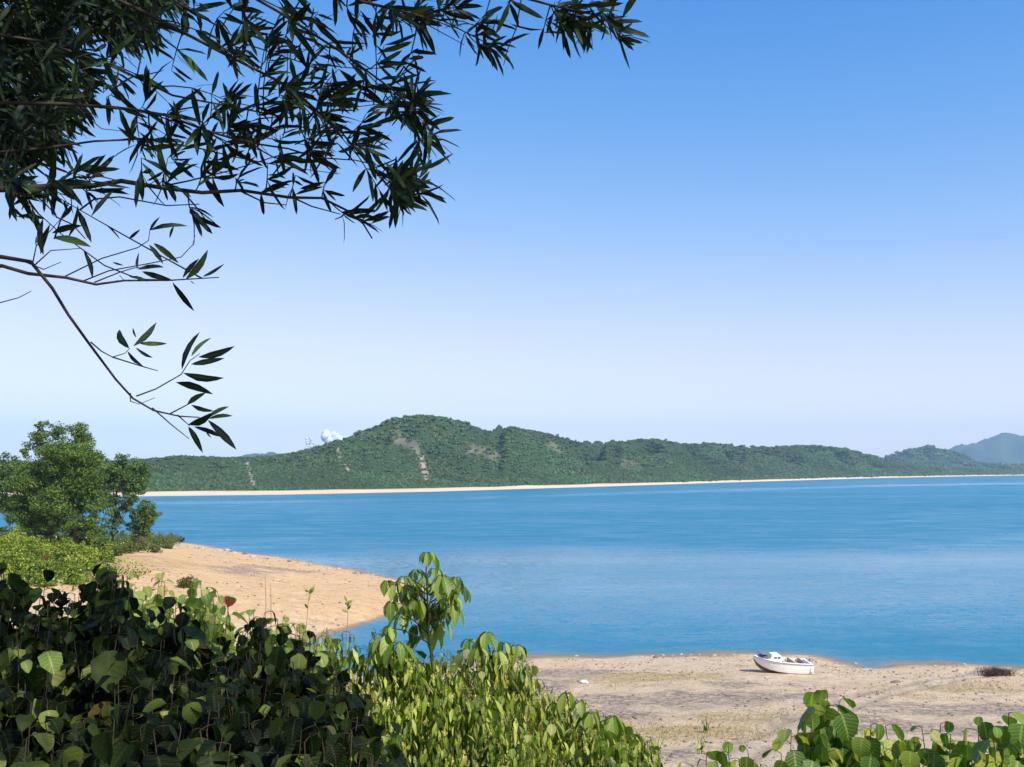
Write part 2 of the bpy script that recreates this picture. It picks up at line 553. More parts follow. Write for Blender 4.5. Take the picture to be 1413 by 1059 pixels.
# far shore distance by azimuth (pixel column)
U_SH = [-700, -200, 200, 400, 600, 800, 1000, 1200, 1320, 1413, 1600, 2100]
PY_SH = [690, 687, 685, 682.5, 678.5, 672.5, 666, 660, 657.5, 656, 653.5, 651.5]
def shore_dist(u):
    return CAM_Z * FPX / (np.interp(u, U_SH, PY_SH) - HORIZON)

uu = np.concatenate([np.linspace(-2200, -20, 60), np.linspace(0, 1420, 480), np.linspace(1440, 2600, 40)])
vv = np.concatenate([np.linspace(-60, 58, 8), np.linspace(60, 260, 340), np.geomspace(265, 7400, 130)])
UU, VV = np.meshgrid((uu - CX) / FPX, vv)
WX, WY = UU * np.maximum(VV, 60) * 1.0, VV
WX = np.where(VV < 60, UU * 60 * (1 + (60 - VV) / 30), WX)
sd = shore_dist(UU * FPX + CX)
dep = np.arctan2(CAM_Z, np.maximum(VV, 1)) * FPX
dsh = CAM_Z * FPX / sd
off = dep - dsh
calm = np.exp(-((off - 10.0 - 2.0 * UU) / 1.6) ** 2) * 0.8
wob = 14 * fbm(WX / 60, WY / 30, 3, 78)
near_calm = sstep(92, 135, dep + 30 * UU + wob) * (1 - sstep(165, 275, dep + 15 * UU + wob))
calm = np.maximum(calm, near_calm * (0.82 + 0.16 * fbm(WX / 40, WY / 22, 3, 77)))
me = mesh_np('lake', np.stack([WX, WY, np.zeros_like(WX)], 2).reshape(-1, 3), grid_faces(len(uu), len(vv)))
attr(me, 'calm', np.clip(calm, 0, 1))
tz = np.full(WX.shape, -5.0)
sel = (WX > -230) & (WX < 140) & (WY > 40) & (WY < 320)
tz[sel] = terrain(WX[sel], WY[sel])
attr(me, 'shallow', np.where(tz < 0.3, np.exp(np.minimum(tz, 0) / 0.09), 0) * 0.8)
lake = tag(link('lake', me, M_WATER), kind='structure')

# ---- far shore and hills
t = NT('hill_ground')
P = t.pos()
n1 = t.noise(0.05, 5, 0.65, P)
n2 = t.noise(0.35, 4, 0.6, P)
c = t.mix(n1.outputs['Fac'], (0.022, 0.045, 0.018), (0.045, 0.08, 0.028))
c = t.mix(t.maprange(n2.outputs['Fac'], 0.5, 0.7, 0.0, 0.5), c, (0.07, 0.075, 0.04))
c = t.mix(t.attrib('soil'), c, t.mix(n2.outputs['Fac'], (0.24, 0.18, 0.14), (0.42, 0.33, 0.27)))
c = t.mix(t.attrib('sand'), c, t.mix(n1.outputs['Fac'], (0.55, 0.38, 0.25), (0.72, 0.58, 0.42)))
t.l.new(c, t.b.inputs['Base Color'])
t.b.inputs['Roughness'].default_value = 0.95
t.b.inputs['Specular IOR Level'].default_value = 0.1
M_HILL = t.m

def hill_range(name, us, front, run, skyline, s_rows, seed, rough, shore=False, scars=(), tree=2.5):
    """Terrain behind the lake: front distance and depth of the range by azimuth, crest at the skyline heights."""
    s = s_rows[:, None]
    D, R = front[None, :], run[None, :]
    y = D + s * R
    x = (us[None, :] - CX) / FPX * y * 1.0035
    lat = x * 0.8 + 0.25 * y
    v = np.clip(s, 0, None)
    prof = np.where(v < 1, 0.5 - 0.5 * np.cos(np.pi * v ** 0.85), np.exp(-((v - 1) / 0.55) ** 2))
    L = rough
    wx = x + 0.35 * L * fbm(x / L, y / L, 3, seed + 3)
    spur = 1 - np.abs(fbm(wx / L, y / (L * 1.7), 4, seed)) * 2.4
    body = prof * (0.72 + 0.95 * (spur - 0.5) + 0.34 * fbm(x / (L * .35), y / (L * .35), 4, seed + 9))
    body = np.maximum(body, 0.0)
    tgt = (HORIZON - skyline) / FPX
    H = np.full(len(us), 60.0)
    for _ in range(6):
        z = body * H[None, :]
        ang = ((z + tree - CAM_Z) / y).max(0)
        ys = np.take_along_axis(y, ((z + tree - CAM_Z) / y).argmax(0)[None], 0)[0]
        zs = np.take_along_axis(z, ((z + tree - CAM_Z) / y).argmax(0)[None], 0)[0]
        want = np.maximum(tgt * ys + CAM_Z - tree, 1.0)
        H = H * np.clip(want / np.maximum(zs, 0.3), 0.4, 2.5)
        k = np.array([1, 2, 3, 2, 1.]) / 9
        H = np.convolve(np.pad(H, 2, mode='edge'), k, 'valid')
    z = body * H[None, :]
    sand = np.zeros_like(z)
    if shore:
        m = s * R
        strip = 23 + 9 * fbm(x / 90, y / 90, 3, seed + 30)
        z = np.where(m < 60, np.maximum(z * sstep(10, 60, m), 0) + 2.6 * sstep(-4, 26, m) - 0.5, z + 2.1)
        sand = 1 - sstep(strip - 2, strip + 4, m)
    me = mesh_np(name, np.stack([x, y, z], 2).reshape(-1, 3), grid_faces(len(us), len(s_rows)), smooth=True)
    py = HORIZON - (z - CAM_Z) / y * FPX
    pu = np.broadcast_to(us[None, :], z.shape)
    soil = np.zeros_like(z)
    for (u0, v0, u1, v1, w, strength) in scars:       # a scar runs down the slope between two places
        du, dv = u1 - u0, v1 - v0
        tt = np.clip(((pu - u0) * du + (py - v0) * dv) / (du * du + dv * dv), 0, 1)
        d = np.hypot(pu - u0 - tt * du, py - v0 - tt * dv) / w + 0.5 * fbm(x / 14, y / 14, 3, seed + 50)
        soil = np.maximum(soil, strength * (1 - sstep(0.6, 1.1, d)) * (s < 1.02))
    attr(me, 'soil', soil)
    attr(me, 'sand', sand)
    o = tag(link(name, me, M_HILL), kind='structure')
    return o, x, y, z, soil, sand

us = np.arange(-640, 1500, 3.0)
sky_u = [-640, -300, -100, 100, 200, 260, 330, 390, 430, 480, 520, 545, 575, 600, 640, 668, 700, 740, 775, 800, 850, 905, 940, 985, 1040, 1085, 1130, 1165, 1190, 1215, 1250, 1300, 1360, 1413, 1500]
sky_v = [612, 620, 634, 638, 633, 629, 631, 628, 620, 604, 588, 577, 573, 574, 581, 596, 588, 595, 602, 611, 609, 605, 612, 613, 617, 616, 615, 619, 627, 634, 641, 645, 648, 650, 650]
skyline = np.interp(us, sky_u, sky_v)
run = np.interp(us, [-640, 100, 350, 575, 700, 900, 1100, 1200, 1300, 1500], [300, 240, 330, 480, 430, 420, 420, 330, 200, 150])
rows = np.concatenate([np.linspace(-0.12, 0.16, 30), np.linspace(0.18, 1.1, 84), np.linspace(1.15, 2.0, 10)])
scars = [(583, 632, 588, 660, 3.8, 1.0), (575, 620, 580, 632, 3, .5), (548, 604, 570, 616, 9, 0.4), (645, 617, 685, 630, 7, 0.42), (757, 613, 772, 621, 7, 0.35),
         (343, 640, 352, 668, 2.6, 1), (466, 622, 482, 650, 2.2, 1), (860, 640, 880, 645, 8, .25)]
far_hill, hx, hy, hz, hsoil, hsand = hill_range('hill', us, shore_dist(us), run, skyline, rows, 100, 135.0, True, scars)

us2 = np.arange(1120, 1620, 4.0)
sk2 = np.interp(us2, [1120, 1180, 1215, 1245, 1270, 1290, 1320, 1345, 1380, 1420, 1620], [668, 650, 633, 621, 615, 617, 625, 636, 641, 641, 640])
hill_two, hx2, hy2, hz2, hs2, _ = hill_range('hill', us2, np.full(len(us2), 2650.0), np.full(len(us2), 420.0), sk2, np.linspace(0, 2, 60), 200, 220.0, tree=4)
us3 = np.arange(1240, 1800, 4.0)
sk3 = np.interp(us3, [1240, 1300, 1315, 1335, 1352, 1368, 1384, 1396, 1420, 1500, 1800], [650, 622, 614, 612, 607, 602, 594.5, 599, 602, 612, 640])
mountain, hx3, hy3, hz3, hs3, _ = hill_range('mountain', us3, np.full(len(us3), 5600.0), np.full(len(us3), 900.0), sk3, np.linspace(0, 1.8, 60), 300, 520.0, tree=5)
us4 = np.arange(960, 1240, 4.0)
sk4 = np.interp(us4, [960, 1050, 1062, 1076, 1092, 1105, 1125, 1140, 1160, 1240], [660, 622, 617.5, 615, 617, 620, 614.5, 614, 622, 650])
far_ridge, hx4, hy4, hz4, hs4, _ = hill_range('ridge', us4, np.full(len(us4), 4700.0), np.full(len(us4), 700.0), sk4, np.linspace(0, 1.8, 50), 400, 400.0, tree=5)
us5 = np.arange(300, 480, 4.0)
sk5 = np.interp(us5, [300, 330, 350, 372, 395, 420, 480], [640, 628.5, 625.5, 623.5, 625, 626, 650])
hill_range('ridge', us5, np.full(len(us5), 5200.0), np.full(len(us5), 700.0), sk5, np.linspace(0, 1.8, 40), 500, 400.0, tree=5)

# ---- forest on the hills: one far-off mass of tree clumps
def lumpy_crowns(count, seed, spread, sub=1):
    r = np.random.default_rng(seed)
    import bmesh
    bm = bmesh.new()
    bmesh.ops.create_icosphere(bm, subdivisions=sub, radius=1.0)
    bv = np.array([v.co[:] for v in bm.verts])
    bf = np.array([[v.index for v in f.verts] for f in bm.faces])
    bm.free()
    V, Fc, RN = [], [], []
    for k in range(count):
        sc = r.uniform(0.75, 1.25)
        v = bv * (1 + 0.34 * r.standard_normal((len(bv), 1)).clip(-1.3, 1.3))
        v = v * np.array([1, 1, r.uniform(0.9, 1.35)]) * sc
        v += np.array([r.uniform(-spread, spread), r.uniform(-spread, spread), r.uniform(0.2, 0.7)])
        Fc.append(bf + len(bv) * k)
        V.append(v)
        RN.append(np.full(len(v), r.random()))
    return np.concatenate(V), np.concatenate(Fc), np.concatenate(RN)

V, Fc, RN = lumpy_crowns(7, 5, 2.4)
clump_me = mesh_np('tree_clump', V, Fc)
attr(clump_me, 'rnd', RN)
t = NT('forest_foliage')
oi = t.node('ShaderNodeObjectInfo').outputs['Random']
r = t.math('FRACT', t.math('ADD', t.attrib('rnd'), oi))
P = t.pos()
nb = t.noise(0.016, 6, 0.68, P)
c1 = t.ramp(r, [(0.0, (0.018, 0.040, 0.014)), (0.45, (0.040, 0.072, 0.024)), (0.8, (0.065, 0.098, 0.036)), (1.0, (0.11, 0.115, 0.055))])
c2 = t.ramp(r, [(0.0, (0.020, 0.055, 0.022)), (0.5, (0.042, 0.095, 0.036)), (1.0, (0.085, 0.14, 0.05))])
nd_ = t.noise(0.006, 3, 0.6, P)
fc = t.mix(t.maprange(nb.outputs['Fac'], 0.42, 0.6), c1, c2)
fc = t.mix(t.maprange(nd_.outputs['Fac'], 0.40, 0.62, 0.0, 0.55), fc, t.mix(1.0, fc, (1.5, 1.35, 1.2), 'MULTIPLY'))
t.l.new(fc, t.b.inputs['Base Color'])
t.b.inputs['Roughness'].default_value = 0.8
t.b.inputs['Specular IOR Level'].default_value = 0.15
M_FOREST = t.m
clump_me.materials.append(M_FOREST)
clump_ob = bpy.data.objects.new('tree_clump', clump_me)

def scatter_group():
    g = bpy.data.node_groups.new('scatter_clumps', 'GeometryNodeTree')
    g.interface.new_socket('Geometry', in_out='INPUT', socket_type='NodeSocketGeometry')
    g.interface.new_socket('Geometry', in_out='OUTPUT', socket_type='NodeSocketGeometry')
    gi, go = g.nodes.new('NodeGroupInput'), g.nodes.new('NodeGroupOutput')
    inst = g.nodes.new('GeometryNodeInstanceOnPoints')
    ob = g.nodes.new('GeometryNodeObjectInfo')
    ob.inputs['Object'].default_value = clump_ob
    sc = g.nodes.new('GeometryNodeInputNamedAttribute')
    sc.data_type = 'FLOAT'
    sc.inputs['Name'].default_value = 'size'
    rv = g.nodes.new('FunctionNodeRandomValue')
    rv.data_type = 'FLOAT_VECTOR'
    rv.inputs[0].default_value = (-0.15, -0.15, 0)
    rv.inputs[1].default_value = (0.15, 0.15, 6.28)
    g.links.new(gi.outputs[0], inst.inputs['Points'])
    g.links.new(ob.outputs['Geometry'], inst.inputs['Instance'])
    g.links.new(sc.outputs['Attribute'], inst.inputs['Scale'])
    g.links.new(rv.outputs[0], inst.inputs['Rotation'])
    g.links.new(inst.outputs[0], go.inputs[0])
    return g
SCATTER = scatter_group()

def forest(label, x, y, z, soil, sand, count, size, seed, min_s=0, max_s=None):
    r = np.random.default_rng(seed)
    nv, nu = x.shape
    max_s = max_s or nv - 1
    # area weighted cells
    cx = np.hypot(np.diff(x, axis=1)[:-1], np.diff(y, axis=1)[:-1])
    cyl = np.hypot(np.diff(x, axis=0)[:, :-1], np.diff(y, axis=0)[:, :-1])
    w = cx * cyl / (y[:-1, :-1] ** 0.8)
    w = w * (1 - 0.93 * np.clip(soil[:-1, :-1], 0, 1)) * (sand[:-1, :-1] < 0.35)
    w[:min_s] = 0
    w[max_s:] = 0
    idx = r.choice(w.size, count, p=(w / w.sum()).ravel())
    j, i = np.unravel_index(idx, w.shape)
    a, b = r.random(count), r.random(count)
    def lerp(q):
        return (q[j, i] * (1 - a) + q[j, i + 1] * a) * (1 - b) + (q[j + 1, i] * (1 - a) + q[j + 1, i + 1] * a) * b
    pts = np.stack([lerp(x), lerp(y), lerp(z) - 0.3], 1)
    s = size(pts[:, 1]) * r.uniform(0.55, 1.4, count) * (1 + 0.55 * fbm(pts[:, 0] / 55, pts[:, 1] / 55, 3, seed + 60))
    me = mesh_np('forest', pts, np.zeros((0, 3), np.int32))
    attr(me, 'size', s)
    o = link('forest', me, M_FOREST)
    md = o.modifiers.new('clumps', 'NODES')
    md.node_group = SCATTER
    return tag(o, label, 'forest', kind='stuff')

forest('green forest covering the broad hill across the lake', hx, hy, hz, hsoil, hsand, 52000, lambda d: 0.26 + d / 2100, 1, 4, 116)
forest('blue green forest on the rounded hill right of the broad hill', hx2, hy2, hz2, hs2, hs2 * 0, 4000, lambda d: 0 * d + 3.0, 2)

# ---- small white cloud low behind the hill
def cloud(name, label, px, py, dist, puffs, seed):
    r = np.random.default_rng(seed)
    import bmesh
    bm = bmesh.new()
    bmesh.ops.create_icosphere(bm, subdivisions=4, radius=1.0)
    bv = np.array([v.co[:] for v in bm.verts])
    bf = np.array([[v.index for v in f.verts] for f in bm.faces])
    bm.free()
    m = dist / FPX
    V, Fc = [], []
    c0 = at(px, py, dist)
    for k, (dx, dz, rr) in enumerate(puffs):
        n = fbm(bv[:, 0] * 2.2 + 5 * k, bv[:, 2] * 2.2 + bv[:, 1] * 1.7, 4, seed + k)
        v = bv * (1 + 0.13 * n[:, None]) * rr * m
        v = v + np.array([c0.x + dx * m, c0.y + r.uniform(-6, 6) * m, c0.z - dz * m])
        V.append(v)
        Fc.append(bf + len(bv) * k)
    me = mesh_np(name, np.concatenate(V), np.concatenate(Fc), smooth=True)
    return tag(link(name, me, M_CLOUD), label, 'cloud')
t = NT('cloud_white')
t.b.inputs['Base Color'].default_value = (0.74, 0.77, 0.82, 1)
t.b.inputs['Roughness'].default_value = 1.0
t.b.inputs['Specular IOR Level'].default_value = 0.0
M_CLOUD = t.m
cloud('cloud', 'small white puffy cloud low in the sky behind the hill', 455, 604, 9200,
      [(random.Random(k).gauss(4, 8), 5 - abs(random.Random(k + 50).gauss(0, 5)), random.Random(k + 90).uniform(3.5, 6.5)) for k in range(14)] + [(2, 6, 8), (12, 5, 8), (8, -1, 6)], 60)
cloud('cloud', 'tiny faint white cloud left of the puffy cloud behind the hill', 427, 607, 9300, [(random.Random(k).gauss(0, 3), random.Random(k + 50).gauss(4, 4), random.Random(k + 90).uniform(1.2, 2.6)) for k in range(12)], 70)

# ---- air: pale haze between here and the far mountain
def haze_box(x0, x1, y0, y1, z0, z1, density):
    b = MB()
    b.box((x0, y0, z0), (x1, y1, z1))
    t = NT('haze_air')
    t.n.remove(t.b)
    pv = t.node('ShaderNodeVolumePrincipled')
    pv.inputs['Color'].default_value = (0.60, 0.80, 1.0, 1)
    pv.inputs['Density'].default_value = density
    pv.inputs['Anisotropy'].default_value = 0.2
    t.l.new(pv.outputs[0], t.out.inputs['Volume'])
    o = link('haze', b.mesh('haze'), t.m)
    return tag(o, 'thin pale haze in the air over the lake', 'haze', kind='stuff')
haze_box(-11500, 11500, -400, 7700, -7, 330, 0.0001)

# ================================================================== PLANTS: shared pieces
def frame(pos, d, n, size):
    """matrix of a leaf: +Y along d, +Z near n"""
    d = d.normalized()
    x = d.cross(n)
    if x.length < 1e-5:
        x = d.orthogonal()
    x.normalize()
    z = x.cross(d)
    return Matrix(((x.x * size, d.x * size, z.x * size, pos.x), (x.y * size, d.y * size, z.y * size, pos.y),
                   (x.z * size, d.z * size, z.z * size, pos.z), (0, 0, 0, 1)))

def leaf_arrays(ts, ws, width, droop=0.25, fold=0.25, sickle=0.0, wave=0.0, petiole=0.0, seed=0):
    """unit-length leaf: ts stations 0..1, ws half-width profile (1 = full)"""
    r = np.random.default_rng(seed)
    V, S, A = [], [], []
    for tt, w in zip(ts, ws):
        hw = w * width / 2
        y = math.sin(tt * max(droop, 1e-3) * 1.6) / (max(droop, 1e-3) * 1.6) if droop else tt
        z = -droop * tt * tt * 0.6
        x = sickle * math.sin(math.pi * tt)
        wv = wave * r.uniform(-1, 1)
        hw *= 1 + (r.uniform(-.09, .09) if 0.05 < tt < .95 else 0)
        V += [(x - hw, y + petiole, z + hw * fold + wv), (x, y + petiole, z), (x + hw, y + petiole, z + hw * fold - wv)]
        S += [1, 0, 1]
        A += [tt] * 3
    Fc = []
    for i in range(len(ts) - 1):
        b = 3 * i
        Fc += [(b, b + 1, b + 4, b + 3), (b + 1, b + 2, b + 5, b + 4)]
    return np.array(V), np.array(Fc), np.array(S, float), np.array(A, float)

SHAPES = {
    'broad': dict(ts=[0, .07, .25, .45, .65, .84, 1], ws=[.25, .74, 1, .98, .80, .46, .02], width=.88),
    'round': dict(ts=[0, .06, .25, .5, .72, .9, 1], ws=[.3, .72, .98, 1, .86, .5, .05], width=.95),
    'ellip': dict(ts=[0, .12, .32, .55, .78, .92, 1], ws=[.08, .55, .95, 1, .66, .25, .01], width=.40),
    'lance': dict(ts=[0, .15, .4, .65, .85, 1], ws=[.06, .6, 1, .82, .42, .01], width=.30),
    'acacia': dict(ts=[0, .12, .35, .6, .82, .94, 1], ws=[.05, .5, .98, .95, .58, .22, .01], width=.175),
}
LEAF = {}
def leaf_set(key, shape, material, n=6, droop=(.15, .5), fold=(.1, .45), sickle=(0, 0), wave=0.0):
    out = []
    for k in range(n):
        V, Fc, S, A = leaf_arrays(**SHAPES[shape], droop=rnd.uniform(*droop), fold=rnd.uniform(*fold), sickle=rnd.uniform(*sickle), wave=wave, seed=k)
        me = mesh_np(key + '_leaf', V, Fc, smooth=True)
        attr(me, 'side', S)
        attr(me, 'along', A)
        me.materials.append(material)
        out.append(me)
    LEAF[key] = (out, shape, material)

M_DARKLEAF = leaf_material('broad_shrub_leaf', [(0, (0.003, 0.006, 0.002)), (.5, (0.006, 0.014, 0.003)), (.80, (0.020, 0.040, 0.007)), (.96, (0.10, 0.14, 0.024)), (1, (0.09, 0.06, 0.02))], .35, .55, .15)  # near-black stops put shade into the leaf colour, the pale stop sun dapples
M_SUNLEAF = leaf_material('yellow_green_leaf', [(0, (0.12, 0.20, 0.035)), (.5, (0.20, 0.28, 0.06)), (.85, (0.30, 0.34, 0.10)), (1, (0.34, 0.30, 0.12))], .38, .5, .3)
M_NARROW = leaf_material('drooping_leaf', [(0, (0.012, 0.03, 0.005)), (.32, (0.08, 0.15, 0.014)), (.65, (0.28, 0.36, 0.04)), (.93, (0.42, 0.44, 0.10)), (1, (0.30, 0.19, 0.07))], .26, .42, .4)  # darkest stop stands for the shaded gaps between the leaves
M_SAPLEAF = leaf_material('sapling_leaf', [(0, (0.03, 0.07, 0.012)), (.35, (0.14, 0.23, 0.03)), (.7, (0.24, 0.33, 0.05)), (1, (0.34, 0.40, 0.09))], .40, .42, .4)
M_ROUND = leaf_material('round_leaf', [(0, (0.045, 0.105, 0.015)), (.45, (0.11, 0.20, 0.022)), (.8, (0.20, 0.28, 0.04)), (1, (0.33, 0.34, 0.08))], .33, .45, .35)
M_ACACIA = leaf_material('acacia_leaf', [(0, (0.006, 0.014, 0.009)), (.7, (0.012, 0.028, 0.014)), (.93, (0.026, 0.055, 0.018)), (1, (0.09, 0.15, 0.035))], .20, .55, .2, spots=0.1)  # kept near black: the crown's shade is put into the leaf colour
M_REDLEAF = leaf_material('red_leaf', [(0, (0.45, 0.03, 0.03)), (1, (0.55, 0.06, 0.05))], .35, .5, .3)
M_STEM = plain('green_brown_stem', (0.042, 0.036, 0.018), .8, .2, .4, 30)
M_TWIG = plain('grey_brown_bark', (0.055, 0.045, 0.035), .85, .15, .4, 20, .4)
M_DRYSTEM = plain('dry_straw_stalk', (0.30, 0.20, 0.10), .85, .15, .3, 30)

leaf_set('broad', 'broad', M_DARKLEAF, 7, wave=.03)
leaf_set('sunny', 'broad', M_SUNLEAF, 6, wave=.03)
leaf_set('narrow', 'lance', M_NARROW, 6, droop=(.3, .8))
leaf_set('sapling', 'ellip', M_SAPLEAF, 6, droop=(.2, .6), fold=(.2, .5))
leaf_set('round', 'round', M_ROUND, 7, droop=(.15, .5), wave=.025)
leaf_set('acacia', 'acacia', M_ACACIA, 8, droop=(.0, .35), fold=(.05, .3), sickle=(-.09, .09))
leaf_set('red', 'ellip', M_REDLEAF, 2)

def stuff_leaves(name, mats, key, parent, base, segs=None):
    """many small leaves as one mesh"""
    if not len(mats):
        return None
    _, shape, material = LEAF[key]
    sh = SHAPES[shape]
    n = len(sh['ts'])
    pick = [0, n // 3, 2 * n // 3, n - 1]
    V, Fc, S, A = leaf_arrays([sh['ts'][i] for i in pick], [sh['ws'][i] for i in pick], sh['width'], droop=.35, fold=.25)
    M = np.array([np.array(m) for m in mats])
    W = np.einsum('nij,vj->nvi', M[:, :3, :3], V) + M[:, None, :3, 3] - np.array(base)[None, None, :]
    nv = len(V)
    F2 = (Fc[None] + (np.arange(len(M)) * nv)[:, None, None]).reshape(-1, 4)
    me = mesh_np(name, W.reshape(-1, 3), F2, smooth=True)
    attr(me, 'side', np.tile(S, len(M)))
    attr(me, 'along', np.tile(A, len(M)))
    attr(me, 'rnd', np.repeat(rng.random(len(M)), nv))
    me.materials.append(material)
    o = link(name, me, None, parent)
    o['kind'] = 'stuff'
    return o

class Plant:
    def __init__(self, name, label, base, group=None, cat='shrub'):
        self.base = Vector(base)
        self.root = tag(empty(name, self.base), label, cat, group)
        self.stems = MB()
        self.leaves = []                 # (matrix, key)
    def stem(self, pts, r0, r1, n=5):
        pts = [Vector(p) - self.base for p in pts]
        k = len(pts)
        self.stems.tube(pts, [r0 + (r1 - r0) * i / (k - 1) for i in range(k)], n)
    def leaf(self, pos, d, n, size, key):
        self.leaves.append((frame(Vector(pos), Vector(d), Vector(n), size), key))
    def finish(self, stem_mat, max_parts=300, stuff_name='leaf_mass'):
        me = self.stems.mesh('stem', smooth=True)
        link('stem', me, stem_mat, self.root)
        camp = Vector((0, 0, CAM_Z))
        self.leaves.sort(key=lambda L: (L[0].translation - camp).length)
        off = Matrix.Translation(-self.base)
        for m, key in self.leaves[:max_parts]:
            o = link('leaf', rnd.choice(LEAF[key][0]), None, self.root)
            o.matrix_basis = off @ m
        rest = self.leaves[max_parts:]
        for key in sorted(set(k for _, k in rest)):
            stuff_leaves(stuff_name, [m for m, k in rest if k == key], key, self.root, self.base)
        return self.root

def curve_pts(a, b, sag, n=6, side=0.0):
    a, b = Vector(a), Vector(b)
    out = []
    L = (b - a).length
    sv = Vector((rnd.uniform(-1, 1), rnd.uniform(-1, 1), 0)) * side * L
    for i in range(n):
        t_ = i / (n - 1)
        p = a.lerp(b, t_)
        k = math.sin(math.pi * t_)
        out.append(p + Vector((0, 0, -sag * L * k)) + sv * k)
    return out

def walk(pts, step):
    """points and directions along a polyline every `step` metres, from the tip back"""
    pts = [Vector(p) for p in pts][::-1]
    acc, out = 0.0, []
    nxt = 0.0
    for a, b in zip(pts[:-1], pts[1:]):
        L = (b - a).length
        while nxt <= acc + L:
            out.append((a.lerp(b, (nxt - acc) / max(L, 1e-6)), (a - b).normalized()))
            nxt += step
        acc += L
    return out

def leafy_stem(pl, pts, key, size, step, length, hang=0.6, pet=0.05, up=0.25, r0=0.006, tip_whorl=True, key2=None, p2=0.0):
    pl.stem(pts, r0, r0 * 0.35)
    ang = rnd.uniform(0, 6.28)
    for i, (p, d) in enumerate(walk(pts, step)):
        if i * step > length:
            break
        ang += 2.399 + rnd.uniform(-.35, .35)
        out = Vector((math.cos(ang), math.sin(ang), 0))
        s = size * rnd.uniform(.45, 1.22) * (0.6 if (i < 2 and tip_whorl) else 1)
        pe = pet * rnd.uniform(.6, 1.3)
        q = p + out * pe + Vector((0, 0, up * pe))
        pl.stem([p, p + out * pe * .5 + Vector((0, 0, up * pe * .8)), q], 0.0016, 0.0012, 3)
        h = hang + rnd.uniform(-.3, .3)
        dd = out * (1 - min(h, .95)) + Vector((rnd.uniform(-.2, .2), rnd.uniform(-.2, .2), -h))
        nn = out * max(h, .15) + Vector((0, 0, 1 - h * .7)) + Vector((rnd.uniform(-.3, .3), rnd.uniform(-.3, .3), 0))
        pl.leaf(q, dd, nn, s, key2 if (key2 and rnd.random() < p2) else key)

def ground_z(x, y):
    return float(terrain(np.array([x]), np.array([y]))[0])

def hit_ground(px, py, y0=30.0, y1=300.0):
    d = ray(px, py)
    ys = np.linspace(y0, y1, 1400)
    xs = d.x / d.y * ys
    zr = CAM_Z + d.z / d.y * ys
    zt = np.maximum(terrain(xs, ys), 0.0)
    k = np.argmax(zr <= zt)
    return Vector((xs[k], ys[k], zt[k]))

# ================================================================== HEADLAND: trees and shrubs
def foliage_material(name, stops, trans=.25):
    return leaf_material(name, stops, trans, .6, .2, vein=False, back=1.1, spots=0)
M_TREE = foliage_material('tree_foliage', [(0, (0.045, 0.095, 0.014)), (.5, (0.11, 0.185, 0.024)), (1, (0.21, 0.27, 0.045))])
M_TREE2 = foliage_material('tree_foliage_cool', [(0, (0.04, 0.09, 0.022)), (.5, (0.085, 0.155, 0.036)), (1, (0.16, 0.235, 0.06))])
M_BRIGHT = foliage_material('bright_shrub_foliage', [(0, (0.035, 0.07, 0.010)), (.4, (0.16, 0.25, 0.022)), (1, (0.42, 0.48, 0.06))], .3)
M_OLIVE = foliage_material('olive_shrub_foliage', [(0, (0.07, 0.10, 0.020)), (.5, (0.12, 0.15, 0.030)), (1, (0.20, 0.20, 0.06))])
M_BRONZE = foliage_material('reddish_shrub_foliage', [(0, (0.14, 0.09, 0.03)), (.5, (0.22, 0.11, 0.05)), (1, (0.20, 0.20, 0.05))])
M_DEEP = foliage_material('dark_and_shade_foliage', [(0, (0.018, 0.035, 0.012)), (.5, (0.03, 0.055, 0.016)), (1, (0.05, 0.08, 0.02))])  # near-black green standing for shade, except on the small far-right shrub
M_TRUNK = plain('tree_bark', (0.085, 0.065, 0.05), .9, .1, .4, 3, .6)

def leaf_cloud(blobs, count, size, seed, fill=0.45):
    """small leaf faces through lumpy volumes; blobs: (x, y, z, r) in local metres"""
    r = np.random.default_rng(seed)
    B = np.array(blobs, float)
    sub = []
    for b in B:                                   # each blob carries tufts, so light and dark clumps and gaps form
        k = max(6, int(26 * (b[3] / B[:, 3].max()) ** 2))
        v = r.standard_normal((k, 3))
        v /= np.linalg.norm(v, axis=1)[:, None]
        rad = b[3] * r.uniform(.45, 1.05, (k, 1))
        sub.append(np.concatenate([b[None, :3] + v * rad * np.array([1, 1, .9]), b[3] * r.uniform(.20, .42, (k, 1))], 1))
    T = np.concatenate(sub)
    w = T[:, 3] ** 2
    idx = r.choice(len(T), count, p=w / w.sum())
    v = r.standard_normal((count, 3))
    v /= np.linalg.norm(v, axis=1)[:, None]
    rad = T[idx, 3:4] * (fill + (1 - fill) * r.random((count, 1)) ** .5) * r.choice([1, 1, 1.2, 1.55], (count, 1))
    c = T[idx, :3] + v * rad * np.array([1, 1, .75])
    nrm = v + 0.7 * r.standard_normal((count, 3)) + np.array([0, 0, .4])
    nrm /= np.linalg.norm(nrm, axis=1)[:, None]
    a = np.cross(nrm, r.standard_normal((count, 3)))
    a /= np.linalg.norm(a, axis=1)[:, None]
    b = np.cross(nrm, a)
    L = size * r.uniform(.6, 1.4, (count, 1))
    W = L * r.uniform(.3, .55, (count, 1))
    V = np.stack([c - a * L * .5, c - b * W * .5 + nrm * L * .06, c + a * L * .5, c + b * W * .5 + nrm * L * .06], 1)
    Fc = np.arange(count * 4).reshape(-1, 4)
    tuft = r.random(len(T))
    rn = np.clip(0.55 * tuft[idx] + 0.45 * r.random(count), 0, .999)
    return V.reshape(-1, 3), Fc, np.repeat(rn, 4)

